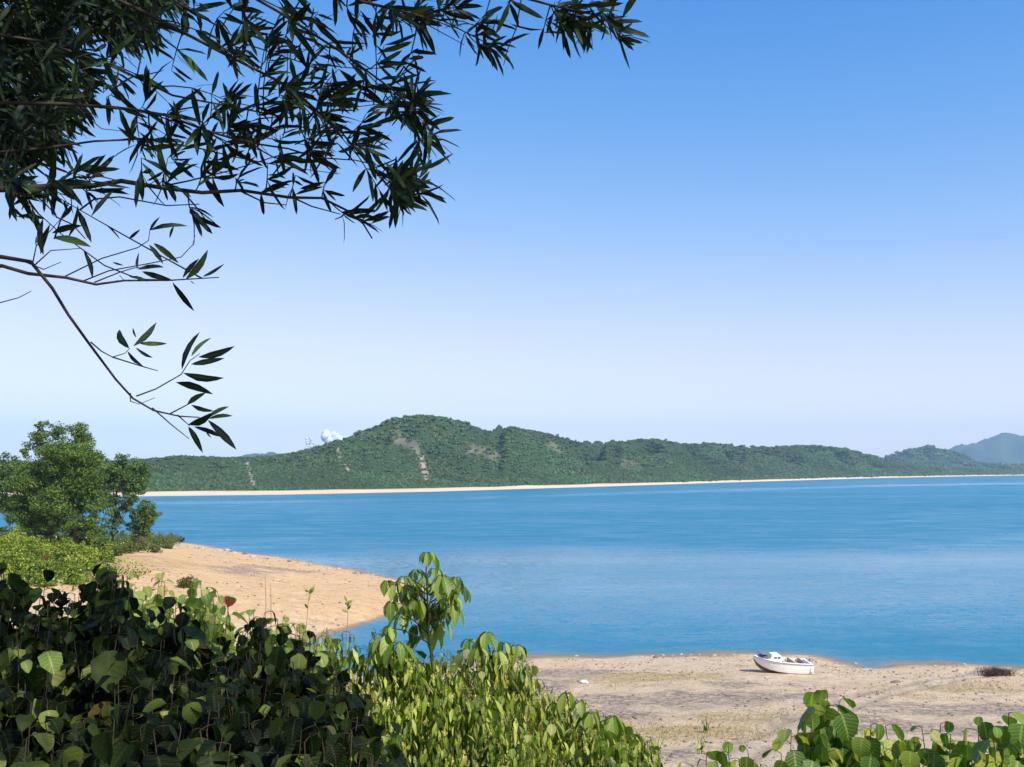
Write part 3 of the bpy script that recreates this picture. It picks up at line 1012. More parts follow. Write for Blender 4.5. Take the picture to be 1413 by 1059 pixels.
def tree(name, label, base, blobs_px, depth, count, size, mat, seed, trunk_r=.22, group=None, spread=1.0):
    """blobs_px: crown lumps as (px, py, radius px) seen at `depth`"""
    base = Vector(base)
    root = tag(empty(name, base), label, 'tree', group)
    r = random.Random(seed)
    m = depth / FPX
    blobs = []
    for (px, py, rp) in blobs_px:
        for k in range(2):
            p = at(px + r.uniform(-5, 5), py + r.uniform(-4, 4), depth + r.uniform(-1, 1) * rp * m * spread)
            blobs.append((*(p - base), rp * m * (1 if k == 0 else .8)))
    V, Fc, RN = leaf_cloud(blobs, count, size, seed)
    me = mesh_np('crown', V, Fc)
    attr(me, 'rnd', RN)
    link('crown', me, mat, root)
    tb = MB()
    top = max(b[2] for b in blobs)
    cx = sum(b[0] for b in blobs) / len(blobs)
    spine = [Vector((0, 0, -.5)), Vector((cx * .15, 0, top * .25)), Vector((cx * .5, .1, top * .55)), Vector((cx * .8, 0, top * .85))]
    tb.tube(spine, [trunk_r * 1.25, trunk_r, trunk_r * .65, trunk_r * .2], 8)
    link('trunk', tb.mesh('trunk', True), M_TRUNK, root)
    for b in blobs[::2]:
        lb = MB()
        s = spine[1].lerp(spine[2], r.uniform(-.4, 1.0))
        e = Vector(b[:3])
        mid = s.lerp(e, .5) + Vector((0, 0, -.08 * (e - s).length))
        lb.tube([s, mid, e], [trunk_r * .45, trunk_r * .3, trunk_r * .08], 6)
        link('limb', lb.mesh('limb', True), M_TRUNK, root)
    return root

D1 = 150.0
def tree_base(px, y):
    x = (px - CX) / FPX * y
    return Vector((x, y, ground_z(x, y)))
tree('acacia_tree', 'large rounded green tree standing tallest on the left headland', tree_base(112, 150),
     [(60, 586, 11), (57, 598, 15), (62, 618, 20), (46, 620, 15), (100, 606, 24), (118, 726, 18), (84, 732, 20), (50, 726, 20), (30, 690, 24), (28, 655, 20), (130, 712, 20), (128, 734, 15), (60, 738, 20), (96, 738, 20), (140, 700, 14), (20, 725, 18), (135, 640, 16), (78, 600, 14), (112, 632, 26), (82, 632, 28), (60, 655, 30), (95, 662, 34), (122, 655, 24), (128, 680, 20), (105, 692, 28), (70, 690, 34), (40, 672, 26), (38, 702, 26), (62, 716, 24), (100, 716, 24), (86, 645, 30), (114, 612, 14)],
     D1, 90000, .36, M_TREE, 3, .34)
tree('acacia_tree', 'slim green tree with open foliage right of the tallest headland tree', tree_base(160, 156),
     [(170, 640, 13), (185, 648, 16), (160, 655, 15), (172, 668, 18), (187, 670, 15), (150, 668, 12), (140, 660, 12), (180, 685, 12), (158, 688, 12), (160, 708, 11), (152, 722, 10), (168, 720, 9), (140, 690, 8), (136, 675, 14), (146, 650, 10), (176, 700, 10), (164, 736, 10)],
     156.0, 17000, .38, M_TREE2, 4, .16)
tree('acacia_tree', 'pale green tree cut by the left edge of the picture', tree_base(-12, 158),
     [(8, 632, 16), (25, 640, 15), (10, 660, 24), (-15, 645, 24), (-30, 665, 26), (20, 675, 18), (0, 690, 22), (-25, 690, 24)],
     158.0, 16000, .42, M_TREE2, 5, .2)
tree('small_tree', 'small round tree at the water edge right of the headland trees', tree_base(196, 160),
     [(200, 700, 11), (192, 712, 12), (207, 712, 10), (198, 722, 11), (186, 726, 9), (196, 734, 11), (184, 738, 8), (207, 736, 7)], 160.0, 8000, .34, M_TREE2, 6, .10)

def low_shrub(name, label, px, py, rpx, mat, seed, group=None, flat=.62, count=900, leaf=.36):
    p = hit_ground(px, min(py + rpx * .55, 1050))
    m = p.y / FPX
    R = rpx * m
    root = tag(empty(name, p), label, 'shrub', group)
    r = random.Random(seed)
    blobs = [(0, 0, R * .45, R * .6)]
    for k in range(6):
        a = r.uniform(0, 6.28)
        q = r.uniform(.35, .75) * R
        blobs.append((math.cos(a) * q, math.sin(a) * q, R * r.uniform(.25, .75) * flat + R * .08, R * r.uniform(.3, .5)))
    V, Fc, RN = leaf_cloud(blobs, count, leaf, seed)
    V[:, 2] = np.maximum(V[:, 2], -.05)
    me = mesh_np('foliage', V, Fc)
    attr(me, 'rnd', RN)
    link('foliage', me, mat, root)
    sb = MB()
    for k in range(5):
        b = blobs[k]
        sb.tube([(r.uniform(-.1, .1), r.uniform(-.1, .1), -.2), (b[0] * .5, b[1] * .5, b[2] * .6), (b[0], b[1], b[2])], [.04, .03, .012], 5)
    link('stem', sb.mesh('stem', True), M_TRUNK, root)
    return root

ORD = ['leftmost', 'second from left', 'third from left', 'fourth from left', 'fifth from left', 'sixth from left', 'seventh from left', 'eighth from left', 'ninth from left', 'tenth from left',
       'eleventh from left', 'twelfth from left', 'thirteenth from left', 'rightmost']
def ordinal(items, it):
    k = sorted(items).index(it)
    return ORD[k]
GB = 'bright green shrubs on the headland slope'
GO = 'olive shrubs along the headland shore'
BS = [(12, 742, 24), (40, 752, 24), (68, 762, 22), (96, 752, 20), (118, 766, 22), (-8, 768, 26), (26, 778, 22), (56, 782, 20), (88, 782, 18), (140, 752, 18), (148, 768, 15), (10, 760, 22),
                                  (20, 800, 20), (62, 800, 18), (100, 798, 16), (150, 786, 12), (112, 748, 16), (30, 728, 18), (-10, 735, 22), (72, 748, 16), (125, 780, 14)]
def row_of(py):
    return 'back' if py < 754 else ('middle' if py < 781 else 'front')
for i, (px, py, rp) in enumerate(BS):
    same = [q for q in BS if row_of(q[1]) == row_of(py)]
    low_shrub('shrub', 'bright green headland shrub, ' + ordinal(same, (px, py, rp)) + ' in the ' + row_of(py) + ' row below the trees', px, py, rp, M_BRIGHT, 300 + i, GB, count=2600, leaf=.30)
OS = [(165, 744, 20), (184, 742, 21), (204, 742, 22), (222, 744, 20), (238, 743, 17), (196, 752, 15), (214, 756, 12), (178, 756, 14), (160, 760, 12), (232, 752, 10)]
for i, (px, py, rp) in enumerate(OS):
    low_shrub('shrub', 'dull olive shrub by the headland shore right of the trees, ' + ordinal(OS, (px, py, rp)), px, py, rp, M_OLIVE, 340 + i, GO, count=2000, leaf=.26)
low_shrub('shrub', 'small dark shrub farthest right on the headland shore', 249, 744, 8, M_DEEP, 360, count=700, leaf=.3)
low_shrub('shrub', 'reddish brown shrub among green ones below the slim tree', 146, 745, 9, M_BRONZE, 361, count=500, leaf=.3)
low_shrub('shrub', 'brownish red shrub low at the left of the bare sand', 62, 772, 12, M_BRONZE, 362, count=500, leaf=.3)
low_shrub('shrub', 'dark shrub in the shade under the tallest headland tree', 100, 730, 22, M_DEEP, 363, count=1500, leaf=.45)  # this and the next two carry the trees' shade in their foliage colour
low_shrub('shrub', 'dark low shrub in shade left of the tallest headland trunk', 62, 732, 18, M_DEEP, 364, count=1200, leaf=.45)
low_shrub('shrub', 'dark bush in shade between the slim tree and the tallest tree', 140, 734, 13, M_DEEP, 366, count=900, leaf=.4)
DS = [(22, 762, 10), (50, 768, 9), (82, 770, 10), (106, 774, 8), (128, 770, 9), (8, 784, 10), (40, 790, 9), (96, 764, 8), (74, 792, 9)]  # shaded gaps between the bright shrubs, built as dark-coloured shrubs
for i, (px, py, rp) in enumerate(DS):
    low_shrub('shrub', 'low shrub coloured dark as a shaded gap among the bright headland shrubs, ' + ordinal(DS, (px, py, rp)), px, py, rp, M_DEEP, 380 + i, 'shrubs coloured dark as shaded gaps on the headland', count=500, leaf=.32)
low_shrub('shrub', 'lone round green bush standing on the bare sand', 261, 802, 17, M_OLIVE, 365, count=1500, leaf=.26)

# low undergrowth that joins the shrubs of the headland into one cover
def undergrowth(label, polys, n, size, mat, seed):
    r = np.random.default_rng(seed)
    V, N = [], []
    pts = []
    for (px, py, rx, ry, w) in polys:
        c = hit_ground(px, py)
        pts.append((c.x, c.y, rx, ry, w))
    pts = np.array(pts)
    i = r.choice(len(pts), n, p=pts[:, 4] / pts[:, 4].sum())
    x = pts[i, 0] + r.standard_normal(n).clip(-1.5, 1.5) * pts[i, 2] * .9
    y = pts[i, 1] + r.standard_normal(n).clip(-1.5, 1.5) * pts[i, 3] * .9
    lump = np.clip(.6 + 1.9 * fbm(x / 2.0, y / 2.0, 3, seed), 0.0, 2.0)
    z = terrain(x, y)
    ok = (z > .5) & (lump > .12)
    x, y, z, lump = x[ok], y[ok], z[ok], lump[ok]
    k = len(x)
    c = np.stack([x, y, z + lump * r.random(k) ** .6], 1)
    nrm = r.standard_normal((k, 3)) * .7 + np.array([0, 0, 1])
    nrm /= np.linalg.norm(nrm, axis=1)[:, None]
    a = np.cross(nrm, r.standard_normal((k, 3)))
    a /= np.linalg.norm(a, axis=1)[:, None]
    b = np.cross(nrm, a)
    L = size * r.uniform(.6, 1.4, (k, 1))
    W = L * r.uniform(.35, .6, (k, 1))
    V = np.stack([c - a * L * .5, c - b * W * .5, c + a * L * .5, c + b * W * .5], 1)
    me = mesh_np('undergrowth', V.reshape(-1, 3), np.arange(k * 4).reshape(-1, 4))
    attr(me, 'rnd', np.repeat(np.clip(.5 * vnoise(x / 3, y / 3, 4) + .5 * r.random(k), 0, .999), 4))
    return tag(link('undergrowth', me, mat), label, 'undergrowth', kind='stuff')
undergrowth('bright green undergrowth between the shrubs of the headland', [(10, 745, 7, 8, 2), (20, 795, 7, 4, 1.6), (80, 795, 6, 4, 1.2), (130, 790, 4, 4, .8), (50, 755, 6, 8, 2), (90, 762, 5, 7, 2), (125, 758, 4, 7, 1.4), (20, 775, 6, 5, 1.5), (70, 780, 5, 4, .8), (-30, 760, 8, 9, 1)], 38000, .30, M_BRIGHT, 91)
undergrowth('olive undergrowth along the shore of the headland', [(170, 748, 3, 6, 1), (200, 748, 3.5, 6, 1.2), (228, 748, 3, 5, 1), (150, 755, 3, 5, .6), (246, 749, 1.6, 3, .4)], 11000, .26, M_OLIVE, 92)

# ================================================================== BEACH: rocks, pebbles, driftwood, boat
M_ROCK = plain('pale_rock', (0.42, 0.36, 0.29), .9, .15, .35, 3, .6)
M_ROCKD = plain('brown_rock', (0.20, 0.155, 0.12), .9, .15, .35, 3, .6)
M_ROCKW = plain('whitish_rock', (0.68, 0.63, 0.56), .9, .15, .2, 3, .5)
def rock_mesh(seed, flat=.55):
    import bmesh
    r = random.Random(seed)
    bm = bmesh.new()
    bmesh.ops.create_icosphere(bm, subdivisions=2, radius=1.0)
    sx, sy = r.uniform(.8, 1.25), r.uniform(.6, 1.0)
    cuts = [(Vector((r.gauss(0, 1), r.gauss(0, 1), r.gauss(0, .8))).normalized(), r.uniform(.55, .85)) for _ in range(9)]
    for v in bm.verts:
        for n, d in cuts:
            e = v.co.dot(n) - d
            if e > 0:
                v.co -= n * e
        v.co *= 1 + r.uniform(-.05, .05)
        v.co = Vector((v.co.x * sx, v.co.y * sy, v.co.z * flat))
    me = bpy.data.meshes.new('rock')
    bm.to_mesh(me)
    bm.free()
    return me
ROCKS = [rock_mesh(k) for k in range(6)]
for m_ in ROCKS:
    m_.materials.append(M_ROCK)
ROCKS_D = [m_.copy() for m_ in ROCKS[:4]]
for m_ in ROCKS_D:
    m_.materials.clear()
    m_.materials.append(M_ROCKD)
WROCK = rock_mesh(50, .4)
WROCK.materials.append(M_ROCKW)

def rock(me, px, py, wpx, label, group=None, sink=.15):
    p = hit_ground(px, py)
    s = wpx / 2 * p.y / FPX
    o = tag(link('rock', me), label, 'rock', group)
    o.location = p + Vector((0, 0, s * (.3 - sink)))
    o.scale = (s, s, s * rnd.uniform(.8, 1.2))
    o.rotation_euler = (rnd.uniform(-.15, .15), rnd.uniform(-.15, .15), rnd.uniform(0, 6.28))
    return o
GR = 'rocks along the shore edge of the left headland'
for k in range(34):
    u = rnd.uniform(268, 520)
    v = np.interp(u, [268, 330, 400, 470, 530], [753, 763.5, 773, 785, 797]) + rnd.uniform(-.5, 4)
    big = 10 if (300 < u < 350 and rnd.random() < .6) else rnd.uniform(3.5, 7)
    rock(rnd.choice(ROCKS + ROCKS_D[:2]), u, v, big, 'small rock lying along the shore edge of the left headland', GR)
rock(WROCK, 806, 943, 17, 'flat whitish rock on the dark gravel left of the boat')
rock(ROCKS[1], 845, 947, 8, 'small pale stone just right of the flat whitish rock')
rock(ROCKS_D[1], 905, 908, 9, 'dark rock at the water edge left of the boat')
rock(ROCKS_D[2], 800, 941, 7, 'brown stone touching the flat whitish rock')
rock(ROCKS_D[0], 1236, 943, 15, 'dark flat stone lying alone on sand right of the boat', sink=.3)
WS = ((795, 906, 11), (900, 906, 8), (915, 905, 10), (928, 905, 7), (940, 904, 11), (953, 904, 7), (965, 904, 9), (985, 905, 10), (1012, 904, 8), (885, 907, 7), (1262, 922, 8), (1290, 920, 8), (1330, 917, 9), (1180, 916, 8))
for px, py, w in WS:
    rock(rnd.choice(ROCKS), px, py, w * .72, 'pale rock at the water edge of the near beach, ' + ordinal(WS, (px, py, w)), 'pale rocks along the near beach waterline', .28)

def pebbles(label, n, ybox, xbox, smin, smax, seed, mat, cond):
    r = np.random.default_rng(seed)
    x = r.uniform(*xbox, n * 3)
    y = r.uniform(*ybox, n * 3)
    z = terrain(x, y)
    ok = (z > .1) & cond(x, y)
    x, y, z = x[ok][:n], y[ok][:n], z[ok][:n]
    k = len(x)
    oct_v = np.array([[1, 0, 0], [-1, 0, 0], [0, 1, 0], [0, -1, 0], [0, 0, 1], [0, 0, -.4]], float)
    oct_f = np.array([[0, 2, 4], [2, 1, 4], [1, 3, 4], [3, 0, 4], [2, 0, 5], [1, 2, 5], [3, 1, 5], [0, 3, 5]])
    s = smin + (smax - smin) * r.random(k) ** 4
    V = oct_v[None] * (1 + .35 * r.standard_normal((k, 6, 1)).clip(-1, 1)) * s[:, None, None] * np.array([1.2, 1.0, .65])
    a = r.uniform(0, 6.28, k)
    ca, sa = np.cos(a)[:, None], np.sin(a)[:, None]
    V = np.stack([V[..., 0] * ca - V[..., 1] * sa, V[..., 0] * sa + V[..., 1] * ca, V[..., 2]], 2)
    V = V + np.stack([x, y, z + s * .15], 1)[:, None]
    Fc = (oct_f[None] + (np.arange(k) * 6)[:, None, None]).reshape(-1, 3)
    me = mesh_np('pebbles', V.reshape(-1, 3), Fc)
    o = link('pebbles', me, mat)
    return tag(o, label, 'pebbles', kind='stuff')
clumpy = lambda x, y: (fbm(x / 5, y / 5, 3, 88) + 0.3 * rng.standard_normal(x.shape)) > .05
pebbles('dark pebbles and debris scattered over the near beach', 5200, (42, 97), (-14, 56), .025, .13, 1, M_ROCKD, clumpy)
pebbles('pale pebbles scattered over the near beach', 1800, (42, 97), (-14, 56), .025, .10, 2, M_ROCK, clumpy)
pebbles('stones scattered over the sand of the left headland', 1200, (110, 235), (-75, -18), .05, .2, 3, M_ROCKD, clumpy)

shore_line = lambda x, y: (np.abs(terrain(x, y) - .42 - .16 * fbm(x / 6, y / 6, 2, 5)) < .035) | (np.abs(terrain(x, y) - .95 - .2 * fbm(x / 7, y / 7, 2, 6)) < .02)
pebbles('dark line of washed up debris along the near beach', 1500, (74, 97), (-14, 56), .03, .12, 4, M_ROCKD, shore_line)
pebbles('dark line of washed up debris along the headland sand', 700, (110, 235), (-75, -18), .05, .18, 5, M_ROCKD, shore_line)
M_WOOD = plain('grey_driftwood', (0.24, 0.19, 0.15), .9, .1, .3, 8, .4)
def driftwood(label, px, py, lpx, ang, seed):
    p = hit_ground(px, py)
    r = random.Random(seed)
    L = lpx * p.y / FPX
    b = MB()
    pts = [Vector(((k / 5 - .5) * L, r.uniform(-.04, .04) * L, .06 + r.uniform(0, .05) * L)) for k in range(6)]
    b.tube(pts, [.035 * L, .04 * L, .038 * L, .032 * L, .024 * L, .012 * L], 7)
    b.tube([pts[3], pts[3] + Vector((.12 * L, .10 * L, .10 * L))], [.02 * L, .007 * L], 5)
    o = tag(link('driftwood', b.mesh('driftwood', True), M_WOOD), label, 'driftwood')
    o.location = p
    o.rotation_euler = (0, 0, ang)
    return o
driftwood('short grey driftwood stick lying on the headland sand', 387, 803, 11, .3, 1)
driftwood('grey driftwood stick on the near beach below the boat', 1010, 962, 22, -.2, 2)
driftwood('dark driftwood stick on the beach right of the weeds', 1015, 1022, 24, .25, 3)

# low dry tufts between the stones of the beach
def tufts(label, centers, n, spread, h, mat, seed):
    r = np.random.default_rng(seed)
    V, Fc = [], []
    c = np.array(centers)
    i = r.integers(0, len(c), n)
    x = c[i, 0] + r.standard_normal(n) * spread
    y = c[i, 1] + r.standard_normal(n) * spread * .7
    z = terrain(x, y)
    a = r.uniform(0, 6.28, n)
    hh = h * r.uniform(.4, 1.2, n)
    lx, ly = np.cos(a), np.sin(a)
    w = .018 + .012 * r.random(n)
    lean = r.uniform(.2, .9, n)
    b0 = np.stack([x - ly * w, y + lx * w, z - .02], 1)
    b1 = np.stack([x + ly * w, y - lx * w, z - .02], 1)
    tp = np.stack([x + lx * hh * lean, y + ly * hh * lean, z + hh], 1)
    V = np.stack([b0, b1, tp], 1).reshape(-1, 3)
    me = mesh_np('dry_grass', V, np.arange(3 * n).reshape(-1, 3))
    o = link('dry_grass', me, mat)
    return tag(o, label, 'grass', kind='stuff')
M_DRYGRASS = plain('dry_grass_blades', (0.36, 0.27, 0.09), .9, .1, .35, 3)
cs = []
for px, py in [(880, 936), (930, 933), (850, 945), (1050, 990), (980, 1005), (1030, 1010), (900, 1010), (960, 1020), (850, 1000), (1330, 950), (1380, 945), (1250, 960)]:
    p = hit_ground(px, py)
    cs.append((p.x, p.y))
tufts('short dry ochre grass in patches on the near beach', cs, 5000, 2.0, .13, M_DRYGRASS, 5)

def twig_bush(label, px, py, wpx, hpx, mat, seed, n=240):
    p = hit_ground(px, py)
    m = p.y / FPX
    r = random.Random(seed)
    root = tag(empty('dry_bush', p), label, 'bush')
    for k in range(1):
        b = MB()
        for _ in range(n):
            a = r.uniform(0, 6.28)
            s = Vector((r.gauss(0, .22) * wpx * m, r.gauss(0, .15) * wpx * m, -.03))
            e = s + Vector((math.cos(a) * wpx * .3 * m * r.random(), math.sin(a) * wpx * .2 * m * r.random(), r.uniform(.35, 1) * hpx * m))
            mid = s.lerp(e, .5) + Vector((r.gauss(0, .06), r.gauss(0, .06), .08))
            b.tube([s, mid, e], [.022, .016, .008], 3, False)
        tag(link('twigs', b.mesh('twigs'), mat, root), kind='stuff')
    return root
M_DRYBUSH = plain('dry_twigs', (0.075, 0.05, 0.035), .9, .1, .4, 6)
twig_bush('dark brown dry bush lying on sand by the water right of the boat', 1376, 932, 44, 11, M_DRYBUSH, 8, 420)

# ---- boat
def boat():
    p = hit_ground(1079, 929)
    root = tag(empty('motorboat', p, math.radians(7)), 'white motorboat with dark underside stranded on the sand', 'boat')
    root.rotation_euler = (math.radians(5), math.radians(3.0), math.radians(7))
    root.location = p + Vector((0, 0, -.10))
    st = [  # x, half beam at sheer, sheer z, half beam at chine, chine z, keel z
        (-2.52, .03, 1.46, .02, 1.22, 1.12), (-2.25, .34, 1.42, .16, .92, .66), (-1.85, .62, 1.36, .36, .68, .36), (-1.3, .82, 1.29, .56, .50, .16),
        (-.6, .95, 1.22, .72, .38, .06), (.3, 1.0, 1.16, .80, .31, .02), (1.2, .99, 1.12, .80, .29, .0), (2.0, .95, 1.10, .77, .29, .02), (2.32, .92, 1.10, .75, .30, .04)]
    hull, bottom = MB(), MB()
    n = len(st)
    V = []
    for x, bs, zs, bc, zc, zk in st:
        for sg in (-1, 1):
            for k in range(4):
                q = k / 3
                V.append((x, sg * (bc + (bs - bc) * (q ** .8)), zc + (zs - zc) * q))
    Fc = []
    for i in range(n - 1):
        for sg in range(2):
            for k in range(3):
                a = i * 8 + sg * 4 + k
                f = (a, a + 8, a + 9, a + 1)
                Fc.append(f if sg == 0 else f[::-1])
    e = (n - 1) * 8
    for k in range(3):
        Fc.append((e + k, e + 4 + k, e + 5 + k, e + 1 + k))
    hull.add(V, Fc)
    link('hull', hull.mesh('hull', True), M_GEL, root)
    V, Fc = [], []
    for x, bs, zs, bc, zc, zk in st:
        V += [(x, -bc - .004, zc), (x, -bc * .5, zk + (zc - zk) * .42), (x, 0, zk), (x, bc * .5, zk + (zc - zk) * .42), (x, bc + .004, zc)]
    for i in range(n - 1):
        for k in range(4):
            a = i * 5 + k
            Fc.append((a, a + 1, a + 6, a + 5))
    e = (n - 1) * 5
    Fc.append((e, e + 1, e + 2, e + 3, e + 4))
    bottom.add(V, Fc)
    link('hull_bottom', bottom.mesh('hull_bottom', True), M_FOUL, root)
    rail = MB()
    for sg in (-1, 1):
        rail.tube([(x, sg * (bs + .015), zs - .03) for x, bs, zs, *_ in st], .035, 6)
    rail.tube([(2.335, -.92, 1.07), (2.335, .92, 1.07)], .035, 6)
    link('rub_rail', rail.mesh('rub_rail', True), M_RAIL, root)
    # deck: foredeck, side decks, cockpit
    deck = MB()
    V, Fc = [], []
    for x, bs, zs, *_ in st[:5]:
        V += [(x, -bs, zs), (x, 0, zs + .10 * min(1, bs)), (x, bs, zs)]
    for i in range(4):
        for k in range(2):
            a = i * 3 + k
            Fc.append((a, a + 3, a + 4, a + 1))
    deck.add(V, Fc)
    link('foredeck', deck.mesh('foredeck', True), M_GEL, root)
    sd = MB()
    for sg in (-1, 1):
        V, Fc = [], []
        for x, bs, zs, *_ in st[4:]:
            V += [(x, sg * bs, zs), (x, sg * (bs - .2), zs + .02), (x, sg * (bs - .2), .55)]
        for i in range(4):
            for k in range(2):
                a = i * 3 + k
                Fc.append((a, a + 3, a + 4, a + 1))
        sd.add(V, Fc)
    sd.box((2.08, -.93, .5), (2.30, .93, 1.11))
    link('side_deck', sd.mesh('side_deck'), M_GEL, root)
    fl = MB()
    fl.box((-.6, -.76, .46), (2.08, .76, .54))
    link('cockpit_floor', fl.mesh('cockpit_floor'), M_TAN, root)
    # cabin with windows
    cab = MB()
    x0, x1, w, z0, z1 = -1.45, -.35, .62, 1.20, 1.62
    V = [(x0, -w, z0), (x1, -w * 1.1, z0), (x1, w * 1.1, z0), (x0, w, z0), (x0 + .32, -w * .86, z1), (x1 - .04, -w * .95, z1 + .04), (x1 - .04, w * .95, z1 + .04), (x0 + .32, w * .86, z1)]
    cab.add(V, [(4, 5, 6, 7), (0, 1, 5, 4), (1, 2, 6, 5), (2, 3, 7, 6), (3, 0, 4, 7)])
    c = link('cabin', cab.mesh('cabin'), M_GEL, root)
    for sg in (-1, 1):
        for a, b in ((.26, .56), (.62, .90)):
            wd = MB()
            def wp(u, v):
                lo = Vector((x0, sg * w, z0)).lerp(Vector((x1, sg * w * 1.1, z0)), u)
                hi = Vector((x0 + .32, sg * w * .86, z1)).lerp(Vector((x1 - .04, sg * w * .95, z1 + .04)), u)
                return lo.lerp(hi, v) + Vector((0, sg * .012, 0))
            wd.add([wp(a, .45), wp(b, .45), wp(b, .85), wp(a, .85)], [(0, 1, 2, 3)])
            link('cabin_window', wd.mesh('cabin_window'), M_GLASS, c)
    # windscreen at the front of the cabin, dark hatch cover over the bow
    ws = MB()
    ws.add([(-2.0, -.48, 1.40), (-2.0, .48, 1.40), (-1.55, .50, 1.68), (-1.55, -.50, 1.68)], [(0, 1, 2, 3)])
    ws.add([(-2.0, -.48, 1.40), (-1.55, -.50, 1.68), (-1.42, -.58, 1.36)], [(0, 1, 2)])
    ws.add([(-2.0, .48, 1.40), (-1.42, .58, 1.36), (-1.55, .50, 1.68)], [(0, 1, 2)])
    link('windscreen', ws.mesh('windscreen'), M_GLASS, root)
    cn = MB()
    cn.box((-2.05, -.55, 1.69), (-1.18, .55, 1.735))
    for x in (-1.98, -1.25):
        for y in (-.5, .5):
            cn.tube([(x, y, 1.34), (x, y, 1.70)], .015, 5)
    link('canopy', cn.mesh('canopy'), M_CANVAS, root)
    for x in (.45, 1.35):
        seat = MB()
        seat.box((x - .22, -.74, .86), (x + .22, .74, .94))
        seat.box((x + .17, -.70, .942), (x + .22, .70, 1.26))
        link('seat', seat.mesh('seat'), M_TAN, root)
    mt = MB()
    mt.tube([(2.36, 0, .75), (2.36, 0, 1.30)], [.10, .12], 8)
    mt.box((2.30, -.10, 1.16), (2.58, .10, 1.36))
    link('outboard_motor', mt.mesh('outboard_motor'), M_RAIL, root)
    return root
M_GEL = plain('white_gelcoat', (0.80, 0.80, 0.80), .4, .5, .12, 2.5)
M_FOUL = plain('brown_antifouling', (0.13, 0.095, 0.07), .85, .2, .35, 4)
M_RAIL = plain('grey_rubber', (0.28, 0.28, 0.28), .6, .3, .15, 8)
M_TAN = plain('tan_vinyl', (0.52, 0.33, 0.19), .6, .3, .15, 8)
M_CANVAS = plain('grey_canvas', (0.16, 0.18, 0.19), .8, .2, .2, 8)
t = NT('tinted_glass')
t.b.inputs['Base Color'].default_value = (0.10, 0.13, 0.15, 1)
t.b.inputs['Roughness'].default_value = .1
t.b.inputs['IOR'].default_value = 1.5
M_GLASS = t.m
boat()

# ================================================================== FOREGROUND SHRUBS on the bank below the camera
def base_at(px, depth):
    x = (px - CX) / FPX * depth
    return Vector((x, depth, ground_z(x, depth) - .05))

# ---- broad-leaved shrubs in the shade, lower left
TOP_U = [-60, 0, 60, 110, 150, 165, 200, 250, 300, 330, 370, 400, 440, 480, 520, 570]
TOP_V = [755, 762, 782, 778, 768, 792, 830, 822, 864, 864, 826, 846, 886, 925, 985, 1060]
def dark_shrub(label, px0, px1, depth, n_stems, seed, size=.100):
    global rnd
    rnd = random.Random(seed)
    pl = Plant('broad_leaved_shrub', label, base_at((px0 + px1) / 2, depth), 'shaded shrubs in the lower left foreground')
    for k in range(n_stems):
        px = px0 + (px1 - px0) * (k + rnd.random()) / n_stems
        layer = rnd.random() ** 1.3
        top = np.interp(px, TOP_U, TOP_V)
        py = top + layer * (1050 - top) * .85 + rnd.uniform(0, 14)
        d = depth + .5 - 1.5 * layer + rnd.uniform(-.25, .25)
        tip = at(px, py, max(d, 2.3))
        b = pl.base + Vector((rnd.uniform(-.25, .25), rnd.uniform(-.25, .25), 0))
        b = Vector((b.x * .5 + tip.x * .5, b.y * .6 + tip.y * .4, b.z))
        pts = [b, b.lerp(tip, .35) + Vector((rnd.uniform(-.08, .08), rnd.uniform(-.08, .08), .06)), b.lerp(tip, .7) + Vector((rnd.uniform(-.05, .05), rnd.uniform(-.05, .05), .05)), tip]
        leafy_stem(pl, pts, 'broad', size, .038, .8, hang=.55, pet=.032, r0=.004, key2='sunny', p2=.055)  # the few pale second leaves stand for sun dapples in the shade
    return pl.finish(M_STEM, 220, 'leaf_mass')
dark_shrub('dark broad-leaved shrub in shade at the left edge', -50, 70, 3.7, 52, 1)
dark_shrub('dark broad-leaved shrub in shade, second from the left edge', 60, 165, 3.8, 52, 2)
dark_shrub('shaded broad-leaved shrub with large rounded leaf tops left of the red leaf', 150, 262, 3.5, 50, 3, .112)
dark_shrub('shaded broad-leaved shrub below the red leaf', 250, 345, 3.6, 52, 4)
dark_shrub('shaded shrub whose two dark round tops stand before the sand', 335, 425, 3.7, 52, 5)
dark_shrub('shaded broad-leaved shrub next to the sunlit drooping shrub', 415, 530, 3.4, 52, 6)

# ---- yellow-green sunlit shrubs behind them
TOP2_U = [120, 150, 200, 260, 330, 380, 420, 460]
TOP2_V = [792, 787, 789, 796, 828, 848, 862, 876]
def sunny_shrub(label, px0, px1, depth, n_stems, seed):
    global rnd
    rnd = random.Random(seed)
    pl = Plant('yellow_green_shrub', label, base_at((px0 + px1) / 2, depth), 'sunlit yellow green shrubs behind the shaded ones')
    for k in range(n_stems):
        px = px0 + (px1 - px0) * rnd.random()
        py = np.interp(px, TOP2_U, TOP2_V) + rnd.random() ** 1.5 * 70
        tip = at(px, py, depth + rnd.uniform(-.5, .5))
        b = Vector((pl.base.x * .5 + tip.x * .5, pl.base.y * .6 + tip.y * .4, pl.base.z))
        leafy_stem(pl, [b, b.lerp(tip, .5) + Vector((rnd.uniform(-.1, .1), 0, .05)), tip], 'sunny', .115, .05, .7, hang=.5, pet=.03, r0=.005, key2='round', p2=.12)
    return pl
sunny_shrub('sunlit yellow green shrub left of the lone round bush', 120, 235, 6.2, 30, 11).finish(M_STEM, 160)
pl = sunny_shrub('sunlit yellow green shrub in front of the lone round bush', 225, 320, 6.0, 30, 12)
tip = at(312, 822, 5.6)
pl.stem([at(318, 872, 5.6), at(315, 845, 5.6), tip], .003, .0015, 4)
pl.leaf(at(316, 838, 5.6), at(309, 818, 5.6) - at(316, 838, 5.6), Vector((.3, -1, .3)), .07, 'red')
